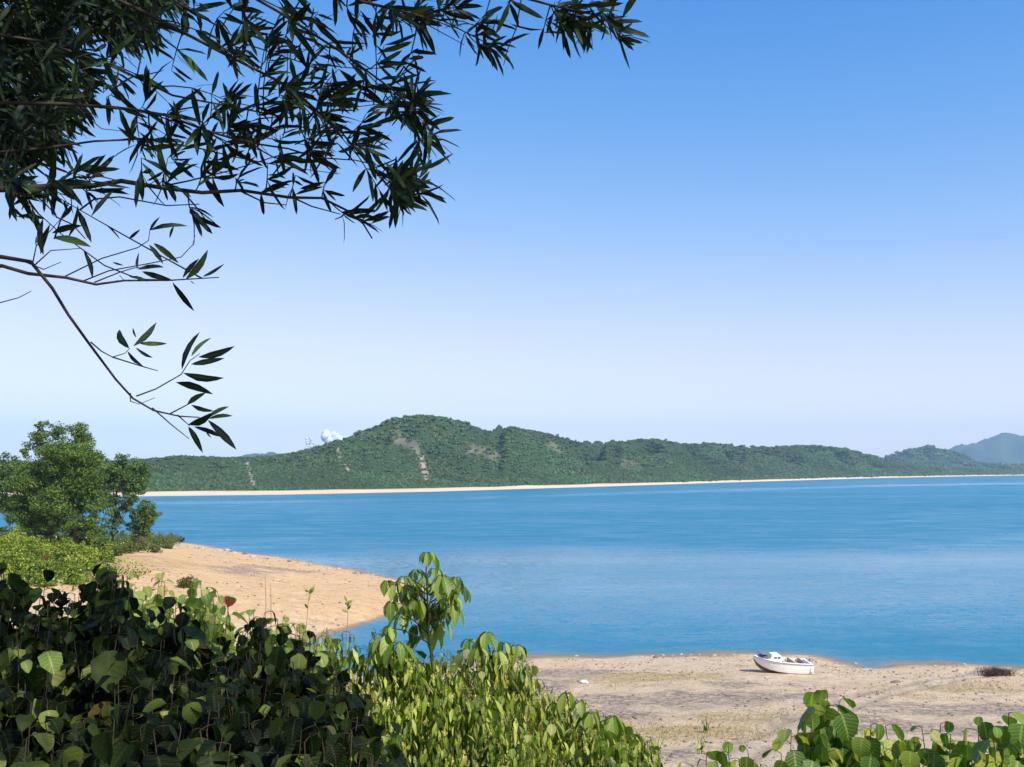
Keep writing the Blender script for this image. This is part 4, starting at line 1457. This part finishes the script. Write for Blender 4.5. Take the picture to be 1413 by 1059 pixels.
pl.leaf(at(314, 836, 5.6), at(322, 832, 5.6) - at(314, 836, 5.6), Vector((.1, -1, .5)), .05, 'red')
pl.finish(M_STEM, 170)
sunny_shrub('sunlit yellow green shrub right of the red leaf', 310, 450, 6.2, 34, 13).finish(M_STEM, 160)

# ---- sunlit shrubs with narrow drooping leaves, lower middle
TOP3_U = [400, 440, 480, 520, 560, 620, 680, 720, 745, 760, 800, 850, 885, 905, 940]
TOP3_V = [876, 858, 852, 864, 880, 876, 874, 900, 925, 940, 968, 985, 998, 1035, 1080]
def drooping_shrub(label, px0, px1, depth, n_stems, seed, key2='sapling', p2=.03):
    global rnd
    rnd = random.Random(seed)
    pl = Plant('drooping_shrub', label, base_at((px0 + px1) / 2, depth), 'sunlit drooping shrubs in the lower middle')
    for k in range(n_stems):
        px = px0 + (px1 - px0) * (k + rnd.random()) / n_stems
        top = np.interp(px, TOP3_U, TOP3_V) + 16 * float(fbm(np.array(px / 26.), np.array(.5), 2, 71))
        layer = rnd.random() ** 1.15
        py = top + layer * max(1075 - top, 10) * .9
        tip = at(px, py, depth + .45 - 1.3 * layer + rnd.uniform(-.2, .2))
        b = Vector((pl.base.x * .5 + tip.x * .5, pl.base.y * .6 + tip.y * .4, pl.base.z))
        leafy_stem(pl, [b, b.lerp(tip, .5) + Vector((rnd.uniform(-.1, .1), rnd.uniform(-.1, .1), .08)), tip], 'narrow', .108, .0165, .75, hang=.70, pet=.035, r0=.004, key2=key2, p2=p2)
    return pl.finish(M_STEM, 240)
drooping_shrub('sunlit shrub of narrow drooping leaves left of the sapling', 430, 545, 6.4, 72, 21, 'sunny', .16)
drooping_shrub('sunlit shrub of narrow drooping leaves at the foot of the sapling', 530, 640, 6.3, 78, 22, 'round', .10)
drooping_shrub('sunlit shrub of narrow drooping leaves just right of the sapling', 630, 735, 6.3, 76, 23, 'sunny', .08)
drooping_shrub('sunlit shrub of narrow drooping leaves sloping down towards the beach', 720, 830, 6.4, 64, 24, 'sunny', .06)
drooping_shrub('darker green drooping shrub at the right end of the thicket', 815, 905, 6.2, 46, 25, 'round', .18)

# ---- saplings with hanging whorls of elliptical leaves
def whorl(pl, p, n, size, key='sapling', hang=.70, spread=1.15):
    a0 = rnd.uniform(0, 6.28)
    for k in range(n):
        a = a0 + 6.283 * k / n + rnd.uniform(-.25, .25)
        out = Vector((math.cos(a), math.sin(a), 0)) * spread
        q = p + out * .022 + Vector((0, 0, .008))
        pl.stem([p, q], .002, .0015, 3)
        h = hang + rnd.uniform(-.15, .1)
        pl.leaf(q, out * (1.05 - h) + Vector((0, 0, -h)), out + Vector((0, 0, .35)), size * rnd.uniform(.5, 1.2), key)
def sapling(name, label, stem_px, arms, depth, size, seed, r0=.012, key='sapling', group=None, extra=()):
    extra = list(extra)
    global rnd
    rnd = random.Random(seed)
    b0 = base_at(stem_px[0][0], depth)
    pl = Plant(name, label, b0, group, 'sapling')
    pts = [b0] + [at(px, py, depth + dd) for px, py, dd in stem_px]
    pl.stem(pts, r0, r0 * .4, 6)
    for (sx, sy, ex, ey, dd, n, sc) in list(arms) + extra:
        s = at(sx, sy, depth)
        e = at(ex, ey, depth + dd)
        pl.stem(curve_pts(s, e, -.08, 4, .05), .005, .0025, 4)
        whorl(pl, e, n, size * sc, key)
    return pl.finish(M_STEM, 300)
sapling('sapling', 'tall sapling with whorls of bright hanging leaves rising above the thicket', [(598, 935, 0), (592, 880, .0), (590, 830, 0), (588, 790, 0), (589, 766, 0)],
        [(588, 775, 589, 764, 0, 8, 1.05), (590, 812, 610, 796, -.12, 7, 1.08), (592, 822, 628, 798, .02, 6, 1.0), (594, 832, 637, 812, -.05, 7, 1.0), (589, 815, 558, 797, -.05, 6, .9), (589, 820, 535, 803, .05, 6, .8), (590, 830, 546, 808, -.15, 6, .9),
         (590, 838, 568, 806, .2, 6, 1.0), (590, 850, 540, 832, -.1, 5, 1.0), (590, 850, 575, 830, -.2, 6, 1.05), (591, 855, 610, 834, .15, 6, 1.1), (591, 862, 624, 836, 0, 5, 1.1), 
         (595, 890, 536, 866, -.1, 4, 1.1), (594, 878, 555, 848, .2, 5, 1.1), (589, 800, 575, 788, .1, 6, .8), (589, 800, 600, 786, .1, 6, .8), (592, 840, 618, 822, .2, 6, 1), (591, 845, 560, 820, .2, 6, 1), (592, 860, 585, 838, .15, 7, 1.1)],
        6.5, .128, 31, .009, extra=[(590, 838 + 2 * k, 590 + dx, 812 + dy, dd, 6, sc) for k, (dx, dy, dd, sc) in enumerate([(-40, 8, .25, .9), (-22, 0, .3, 1), (18, -2, .3, 1), (34, 12, .28, .95), (-12, 18, .3, 1.1), (10, 22, .3, 1.1), (26, 26, .2, 1), (-30, 26, .3, 1), (0, 40, .3, 1.1), (-14, 52, .2, 1.2), (8, 56, .2, 1.2), (20, 48, .25, 1), (-4, -12, .25, .9)])])
sapling('sapling', 'short sapling with drooping leaf tips right of the tall sapling', [(690, 960, 0), (682, 920, 0), (672, 885, 0)],
        [(672, 890, 672, 874, 0, 7, 1), (680, 915, 695, 888, 0, 6, .9), (682, 915, 648, 884, .1, 6, .9), (684, 920, 712, 892, .05, 6, .9), (684, 922, 660, 896, -.1, 6, .9), (685, 925, 686, 900, -.1, 6, .9)], 6.6, .14, 32, .008)
sapling('sapling', 'leafy shoot with paired hanging leaves left of the tall sapling', [(545, 960, 0), (538, 920, 0), (533, 885, 0)],
        [(534, 890, 530, 878, 0, 5, 1.2), (536, 905, 548, 888, -.1, 5, 1.0), (540, 925, 520, 900, 0, 5, 1), (541, 930, 556, 910, 0, 5, 1)], 6.4, .15, 33, .007)
sapling('sapling', 'small shoot with pale broad leaves on the thicket slope', [(800, 1040, 0), (790, 1000, 0), (783, 965, 0)],
        [(784, 968, 782, 958, 0, 6, 1), (786, 980, 800, 968, 0, 5, .9), (790, 995, 768, 972, .05, 5, .9), (792, 1005, 815, 985, -.05, 5, 1), (795, 1020, 845, 990, 0, 5, 1.1)], 6.3, .125, 34, .007)

# ---- round-leaved shrubs, lower right
def round_shrub(label, tips, depth, seed, size=.118, length=.6, step=.032):
    global rnd
    rnd = random.Random(seed)
    pl = Plant('round_leaved_shrub', label, base_at(tips[0][0], depth), 'round-leaved shrubs in the lower right foreground')
    for (px, py, dd) in tips:
        tip = at(px, py, depth + dd)
        b = Vector((pl.base.x * .4 + tip.x * .6, pl.base.y * .6 + tip.y * .4, pl.base.z))
        pts = [b, b.lerp(tip, .4) + Vector((rnd.uniform(-.06, .06), rnd.uniform(-.06, .06), .05)), b.lerp(tip, .75) + Vector((rnd.uniform(-.04, .04), 0, .04)), tip]
        leafy_stem(pl, pts, 'round', size * .95, step * .85, length, hang=.70, pet=.035, r0=.005, key2='sunny', p2=.10)
    return pl.finish(M_STEM, 300)
round_shrub('tallest round-leaved shrub at lower right, its top just below the boat', [(1142, 958, 0), (1128, 962, .1), (1158, 968, -.05), (1120, 990, -.1), (1165, 1000, 0), (1140, 1020, -.2)], 4.3, 41)
round_shrub('round-leaved shrub left of the tallest one at lower right', [(1092, 1008, 0), (1078, 1040, -.1), (1110, 1022, .1), (1060, 1058, 0), (1120, 1050, -.2)], 4.2, 42)
round_shrub('round-leaved shrub right of the tallest one at lower right', [(1202, 1000, 0), (1222, 1002, 0), (1190, 1018, -.1), (1232, 1028, -.1), (1205, 1045, -.2)], 4.2, 43)
round_shrub('round-leaved shrub second from the right edge', [(1272, 1004, 0), (1298, 1000, .05), (1262, 1028, 0), (1312, 1014, -.05), (1288, 1040, -.15)], 4.1, 44)
round_shrub('large round-leaved shrub at the lower right corner', [(1352, 990, 0), (1392, 984, .1), (1370, 1004, -.1), (1410, 1000, 0), (1340, 1030, -.2), (1385, 1035, -.2), (1425, 1020, 0)], 3.9, 45, .14)
round_shrub('low leafy shrub just showing at the bottom edge left of the round-leaved shrubs', [(1005, 1030, 0), (975, 1042, 0), (1032, 1036, .1), (990, 1052, -.1), (1020, 1052, -.1), (955, 1056, .05)], 4.4, 46, .10, .45)
# small weeds on the sand of the beach
def weed(label, px, py, hpx, seed, key='narrow'):
    global rnd
    rnd = random.Random(seed)
    p = hit_ground(px, py)
    m = p.y / FPX
    pl = Plant('weed', label, p, None, 'weed')
    for k in range(5):
        tip = p + Vector((rnd.uniform(-.35, .35) * hpx * m, rnd.uniform(-.3, .3) * hpx * m, hpx * m * rnd.uniform(.6, 1)))
        leafy_stem(pl, [p, p.lerp(tip, .5) + Vector((0, 0, .05)), tip], key, .30, .13, hpx * m, hang=.3, pet=.05, r0=.02)
    return pl.finish(M_STEM, 60)
weed('small green weed on the beach below the grey gravel', 975, 1012, 24, 51)
weed('small green weed at the beach just right of the thicket end', 906, 1045, 32, 52)
weed('small green weed low on the beach near the bottom shrubs', 968, 1040, 24, 53)

# ---- thin dry stalks rising out of the thicket before the sand
def stalk(label, pts, depth, seed, buds=3):
    global rnd
    rnd = random.Random(seed)
    P_ = [at(px, py, depth) for px, py in pts]
    b = P_[0] + Vector((0, 0, -.9))
    b.z = ground_z(b.x, b.y)
    pl = Plant('dry_stalk', label, b, 'dry stalks standing before the sand', 'stalk')
    pl.stem([b] + P_, .0024, .001, 4)
    for k in range(buds):
        q = P_[-1].lerp(P_[-2], rnd.random() * .9)
        pl.leaf(q, Vector((rnd.uniform(-1, 1), rnd.uniform(-.5, .5), rnd.uniform(.2, 1))), Vector((0, -1, .2)), .04, 'narrow')
    return pl.finish(M_DRYSTEM)
stalk('thin upright dry stalk, left of the close pair before the sand', [(366, 870), (367, 830), (366, 795)], 5.4, 61, 0)
stalk('thin upright dry stalk, right of the close pair before the sand', [(374, 870), (374, 830), (373, 806)], 5.4, 62, 0)
stalk('budding stalk with side twigs between the stalk pair and the sapling', [(421, 880), (424, 850), (427, 814)], 5.3, 64, 7)
stalk('bushy topped stalk before the tip of the sand', [(478, 885), (480, 850), (479, 828)], 5.3, 65, 9)

# ================================================================== OVERHANGING TREE, upper left
rnd = random.Random(5)
TR = Vector((-3.6, 0.6, ground_z(-3.6, .6) - .1))
tree_root = tag(empty('overhanging_tree', TR), 'large dark narrow-leaved tree whose branches hang into the upper left', 'tree')
tb = MB()
trunk_pts = [Vector((0, 0, 0)), Vector((.05, .05, 1.4)), Vector((.25, .0, 2.8)), Vector((.6, -.1, 4.0)), Vector((1.2, -.3, 5.2)), Vector((1.9, -.5, 6.0))]
tb.tube(trunk_pts, [.19, .16, .14, .11, .08, .04], 10)
link('trunk', tb.mesh('trunk', True), M_TWIG, tree_root)

def limb_from(k):
    return TR + trunk_pts[k]
BR = [  # (start on the trunk, pixel path, depth at start and end, radius)
    ('A', 2, [(-260, 330), (0, 357), (45, 364), (70, 395), (95, 435), (125, 475), (160, 525), (185, 548), (212, 564), (245, 573), (272, 575)], 2.9, 3.0, .0055),
    ('B', 2, [(-260, 392), (0, 369), (40, 378), (90, 385), (130, 390), (170, 387), (230, 386), (300, 382)], 2.95, 3.15, .0055),
    ('C', 2, [(-240, 300), (0, 262), (80, 255), (120, 259), (165, 250), (220, 258), (280, 266), (330, 263), (400, 271), (445, 275), (480, 292), (500, 310), (514, 328)], 3.0, 3.4, .008),
    ('D', 3, [(-260, 120), (0, 143), (90, 145), (180, 148), (230, 160), (290, 182), (340, 195), (400, 205), (440, 216), (490, 222), (540, 235)], 2.9, 3.3, .005),
    ('E', 3, [(-120, -160), (100, -30), (200, 20), (300, 70), (400, 120), (470, 180), (520, 240), (560, 285)], 2.8, 3.4, .0055),
    ('F', 4, [(0, -330), (250, -60), (380, 15), (470, 70), (540, 120), (585, 165), (600, 190)], 2.8, 3.3, .005),
    ('G', 4, [(150, -330), (400, -60), (500, 0), (560, 18), (610, 26), (650, 50)], 2.9, 3.3, .006),
    ('H', 4, [(350, -400), (550, -90), (680, -12), (760, 8), (830, 25), (866, 55)], 3.0, 3.4, .006),
    ('I', 3, [(-300, 10), (-60, 40), (60, 60), (160, 95), (240, 130), (330, 150), (400, 165), (470, 150), (540, 140)], 3.0, 3.6, .0045),
    ('J', 3, [(-260, 200), (-40, 215), (60, 205), (130, 195), (200, 190), (270, 205), (330, 218), (400, 232), (470, 240)], 3.2, 3.7, .004),
    ('K', 4, [(-100, -260), (120, -80), (220, -10), (290, 30), (340, 60), (420, 85), (500, 95), (560, 90)], 3.2, 3.8, .004),
]
side = {  # bare or leafy side twigs: pixel paths on the depth of their branch
    'A': [[(45, 364), (50, 340), (70, 318), (84, 302)], [(125, 472), (140, 485), (155, 493), (172, 488), (179, 481)], [(155, 493), (200, 507), (218, 512)], [(188, 547), (215, 537), (250, 517), (262, 498), (276, 488)], [(210, 563), (235, 585), (261, 606)],
          [(235, 571), (258, 559), (283, 543)], [(245, 573), (262, 588)], [(180, 543), (180, 554), (192, 558), (214, 549)], [(48, 366), (70, 346), (112, 343)], [(36, 362), (60, 372), (84, 362)]],
    'B': [[(85, 384), (140, 357), (190, 342), (205, 332), (207, 316)], [(115, 388), (150, 374), (200, 365), (250, 355), (266, 338), (269, 325)], [(130, 390), (165, 376), (185, 370), (225, 369)], [(-80, 440), (0, 418), (26, 411), (43, 402)], [(160, 388), (172, 388), (165, 380)]],
    'C': [[(80, 255), (105, 245), (140, 244), (165, 250)], [(110, 290), (130, 275), (165, 272), (230, 284), (275, 282)], [(330, 263), (365, 280), (395, 283)], [(400, 271), (430, 285), (470, 296)], [(75, 330), (85, 300), (95, 280)], [(220, 258), (260, 250), (320, 235), (390, 213)], [(480, 292), (470, 300), (462, 303)],
          [(60, 258), (78, 300), (100, 310), (118, 330)], [(250, 262), (270, 285), (285, 305)]],
    'D': [[(100, 145), (125, 165), (140, 178), (178, 182)], [(170, 148), (195, 165), (235, 190)], [(340, 195), (380, 180), (420, 170)], [(290, 182), (340, 186), (420, 200), (455, 235)]],
    'H': [[(720, -5), (712, 40), (700, 70), (695, 90)], [(760, 8), (775, 40), (800, 55)], [(820, 20), (850, 50), (862, 72)], [(790, 15), (800, 45), (804, 68)], [(680, -12), (670, 20), (655, 45)]],
    'G': [[(610, 26), (640, 30), (665, 40)], [(560, 18), (600, 40), (640, 62)]],
}
leaf_sites = []                    # (branch, base, direction, normal, length, fixed)
branch_objs, samples = {}, []
for nm, kk, path, d0, d1, r0 in BR:
    b = MB()
    n = len(path)
    P_ = [at(px, py, d0 + (d1 - d0) * i / (n - 1)) for i, (px, py) in enumerate(path)]
    P_ = [p + Vector((rnd.uniform(-1, 1), rnd.uniform(-1, 1), rnd.uniform(-1, 1))) * .006 for p in P_]
    s = limb_from(kk)
    b.tube([s - TR, s.lerp(P_[0], .5) + Vector((0, 0, .12)) - TR] + [p - TR for p in P_], [r0 * 2.6, r0 * 1.9] + [r0 * (1.25 - .95 * i / (n - 1)) for i in range(n)], 6)
    for i in range(2, n):
        for k in range(6):
            samples.append((P_[i - 1].lerp(P_[i], k / 6), nm))
    us_ = [p[0] for p in path]
    for tw in side.get(nm, []):
        Q = [at(px, py, d0 + (d1 - d0) * float(np.clip((px - us_[0]) / (us_[-1] - us_[0]), 0, 1)) + .01 * j * rnd.uniform(-1, 1)) for j, (px, py) in enumerate(tw)]
        b.tube([q - TR for q in Q], [r0 * .42 - r0 * .22 * j / (len(Q) - 1) for j in range(len(Q))], 4)
    branch_objs[nm] = b
SITES = {
    'A': [((178, 481), (162, 450)), ((184, 478), (215, 445)), ((192, 474), (231, 474)), ((187, 480), (211, 493)), ((176, 485), (197, 505)), ((188, 466), (181, 452)),
          ((251, 510), (271, 457)), ((264, 492), (290, 464)), ((274, 493), (322, 478)), ((264, 503), (307, 494)), ((253, 515), (308, 522)), ((243, 528), (292, 544)),
          ((258, 559), (283, 543)), ((264, 559), (294, 567)), ((260, 586), (292, 570)), ((286, 577), (316, 561)), ((288, 578), (320, 574)), ((260, 589), (275, 623)), ((268, 589), (305, 606)), ((287, 580), (327, 620)), ((284, 594), (288, 608)),
          ((74, 328), (120, 338)), ((72, 322), (112, 312)), ((84, 304), (98, 282)), ((50, 340), (48, 325)), ((60, 352), (56, 300))],
    'B': [((256, 386), (286, 346)), ((252, 384), (274, 358)), ((280, 382), (308, 364)), ((238, 390), (265, 431)), ((196, 375), (237, 387)), ((178, 382), (204, 389)), ((190, 372), (226, 369)), ((206, 338), (224, 361)), ((212, 336), (241, 363)), ((155, 362), (171, 367)), ((190, 371), (191, 349)), ((206, 320), (220, 300)), ((207, 318), (258, 308)), ((240, 312), (232, 330)), ((262, 388), (268, 392)), ((178, 330), (190, 318))],
}
for nm, lst in SITES.items():
    d0 = 3.02 if nm == 'A' else 3.05
    for (a, c) in lst:
        pa, pc = at(*a, d0 + rnd.uniform(-.03, .03)), at(*c, d0 + rnd.uniform(-.05, .05))
        leaf_sites.append((nm, pa, pc - pa, Vector((rnd.uniform(-.3, .3), -1, rnd.uniform(-.5, .6))), (pc - pa).length * 1.03, True))
SP = np.array([p[:] for p, _ in samples])
def twig_cluster(cx, cy, rx, ry, n_twigs, depth, dj, n_leaf=(5, 9), length=.108, mean=-18, sd=58, seglen=.20):
    for _ in range(n_twigs):
        a, q = rnd.uniform(0, 6.28), math.sqrt(rnd.random())
        px, py = cx + rx * q * math.cos(a), cy + ry * q * math.sin(a)
        tip = at(px, py, depth + rnd.uniform(-dj, dj))
        dist = np.linalg.norm(SP - np.array(tip[:]), axis=1) + .25 * np.maximum(SP[:, 0] - tip.x, 0)
        j = int(np.argmin(dist))
        s, nm = Vector(SP[j]), samples[j][1]
        if (s - tip).length < .05:
            j = max(j - 7, 0)
            s = Vector(SP[j])
        pts = curve_pts(s, tip, rnd.uniform(-.12, .18), 5, .08)
        branch_objs[nm].tube([p - TR for p in pts], [.0028, .0024, .0021, .0017, .0012], 4, False)
        L = (tip - s).length
        k = rnd.randint(*n_leaf)
        tv = (pts[-1] - pts[-2]).normalized()
        for i in range(k):
            f = i / max(k - 1, 1) * min(seglen / max(L, .01), .9)
            p = pts[-1].lerp(pts[-2], min(f * 4, 1)) if f < .25 else pts[-2].lerp(pts[-3], min((f - .25) * 4, 1))
            th = math.radians(rnd.gauss(mean, sd))
            d = Vector((math.cos(th), rnd.gauss(0, .45), math.sin(th))) + tv * .4
            leaf_sites.append((nm, p, d, Vector((rnd.gauss(0, .5), rnd.gauss(-.6, .5), rnd.gauss(.3, .6))), length * rnd.uniform(.5, 1.25), False))
for c_ in [(430, 70, 130, 90, 18, 3.25, .25), (500, 150, 85, 75, 15, 3.25, .25), (545, 205, 60, 70, 16, 3.3, .2), (560, 255, 38, 30, 8, 3.3, .15), (470, 30, 110, 40, 10, 3.2, .3), (300, 40, 120, 60, 16, 3.2, .3), (230, 150, 110, 60, 12, 3.2, .2),
           (320, 215, 90, 32, 12, 3.3, .2), (190, 215, 55, 35, 7, 3.2, .2), (370, 130, 90, 60, 9, 3.3, .25), (420, 190, 80, 30, 9, 3.3, .2), (570, 20, 40, 18, 5, 3.3, .1), (650, 42, 34, 22, 6, 3.3, .1), (765, 25, 55, 22, 9, 3.4, .1), (830, 36, 32, 24, 8, 3.4, .1),
           (700, 70, 8, 10, 1, 3.3, .05), (500, 305, 14, 12, 2, 3.35, .05), (655, 8, 60, 10, 4, 3.3, .1), (540, 110, 40, 50, 6, 3.3, .2), (400, 250, 60, 20, 3, 3.4, .1), (90, 120, 90, 80, 18, 3.3, .3), (120, 250, 60, 25, 6, 3.1, .1), (35, 265, 40, 40, 10, 3.1, .2), (280, 300, 15, 10, 1, 3.3, .05)]:
    twig_cluster(*c_)
rnd.shuffle(leaf_sites)
leaf_sites.sort(key=lambda s_: not s_[5])
off = -TR
per_branch = {}
for i, (nm, p, d, n, L, fx) in enumerate(leaf_sites):
    per_branch.setdefault(nm, []).append((frame(p - TR, d, n, L), i))
stuff_m = []
for nm, b in branch_objs.items():
    bo = link('branch', b.mesh('branch', True), M_TWIG, tree_root)
    for m, i in per_branch.get(nm, []):
        if i < 300:
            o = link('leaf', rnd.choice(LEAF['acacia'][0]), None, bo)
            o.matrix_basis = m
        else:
            stuff_m.append(m)
# denser foliage farther left, and the crown that closes over the viewer and shades the bank
def crown_leaves(n, box, seed, keep, size=(.10, .16), lump=1.1, thr=-.15):
    r = np.random.default_rng(seed)
    out = []
    (x0, x1), (y0, y1), (z0, z1) = box
    while len(out) < n:
        p = np.array([r.uniform(x0, x1, 4000), r.uniform(y0, y1, 4000), r.uniform(z0, z1, 4000)])
        dn = fbm(p[0] / lump + p[2] * .7, p[1] / lump - p[2] * .5, 3, seed)
        ok = (dn > thr) & keep(p)
        for q in p[:, ok].T:
            d = r.standard_normal(3) * .6 + np.array([.5, .2, -.45])
            out.append(frame(Vector(q) - TR, Vector(d), Vector(r.standard_normal(3) * .7 + np.array([0, 0, 1])), r.uniform(*size)))
            if len(out) >= n:
                break
    return out
def px_of(p):
    x, y, z = p[0], p[1], p[2] - CAM_Z
    dep = cP * y + sP * z
    return CX + FPX * x / np.maximum(dep, .01), CY - FPX * (cP * z - sP * y) / np.maximum(dep, .01)
def keep_left(p):
    u, v = px_of(p)
    e = np.interp(u, [-400, 0, 40, 75, 100, 130, 180, 240], [330, 240, 225, 200, 165, 100, 50, -20])
    return (v < e) & (u > -500)
left_m = crown_leaves(2500, ((-3.6, -1.2), (3.4, 5.2), (18.6, 21.6)), 5, keep_left, lump=.5, thr=-.25)
def keep_over(p):
    return ((p[2] - CAM_Z) > np.maximum(p[1], 0) * .62 + .9) & (p[1] < 2.35 - .10 * p[0] - .15 * (p[2] - 21)) & (np.hypot(p[0], p[1]) > -1)
over_m = crown_leaves(30000, ((-5.5, 2.1), (-3.2, 2.6), (20.2, 22.6)), 6, keep_over, size=(.12, .18), lump=.9, thr=-.35)
r_ = np.random.default_rng(77)
corner_m = []
while len(corner_m) < 5200:
    u, v = r_.uniform(-80, 250), r_.uniform(-60, 260)
    e = np.interp(u, [-80, 0, 40, 75, 100, 130, 180, 250], [260, 235, 215, 190, 150, 90, 45, -10])
    if v > e + r_.normal(0, 10) or float(fbm(np.array(u / 45.), np.array(v / 45.), 3, 12)) < -.28:
        continue
    p = at(u, v, r_.uniform(3.7, 5.6))
    d = r_.standard_normal(3) * .6 + np.array([.5, .1, -.4])
    corner_m.append(frame(p - TR, Vector(d), Vector(r_.standard_normal(3) * .7 + np.array([0, -.4, .6])), r_.uniform(.09, .15)))
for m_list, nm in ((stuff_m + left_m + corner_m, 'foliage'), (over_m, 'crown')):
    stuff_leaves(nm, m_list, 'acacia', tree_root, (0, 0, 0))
for k in range(16):                                        # limbs that carry the crown
    b = MB()
    s = trunk_pts[2 + k % 4]
    e = Vector((rnd.uniform(-5, 1.8), rnd.uniform(-3, 2.0), rnd.uniform(20.6, 22.2))) - TR
    pts = curve_pts(s, e, -.08, 6, .05)
    b.tube(pts, [.05, .04, .032, .024, .015, .006], 6)
    link('limb', b.mesh('limb', True), M_TWIG, tree_root)
for k in range(7):
    b = MB()
    s = TR + trunk_pts[3]
    e = at(rnd.uniform(0, 110), rnd.uniform(-60, 200), rnd.uniform(3.8, 4.8))
    b.tube([p - TR for p in curve_pts(s, e, -.05, 7, .04)], [.03, .025, .02, .014, .01, .007, .004], 6)
    link('limb', b.mesh('limb', True), M_TWIG, tree_root)
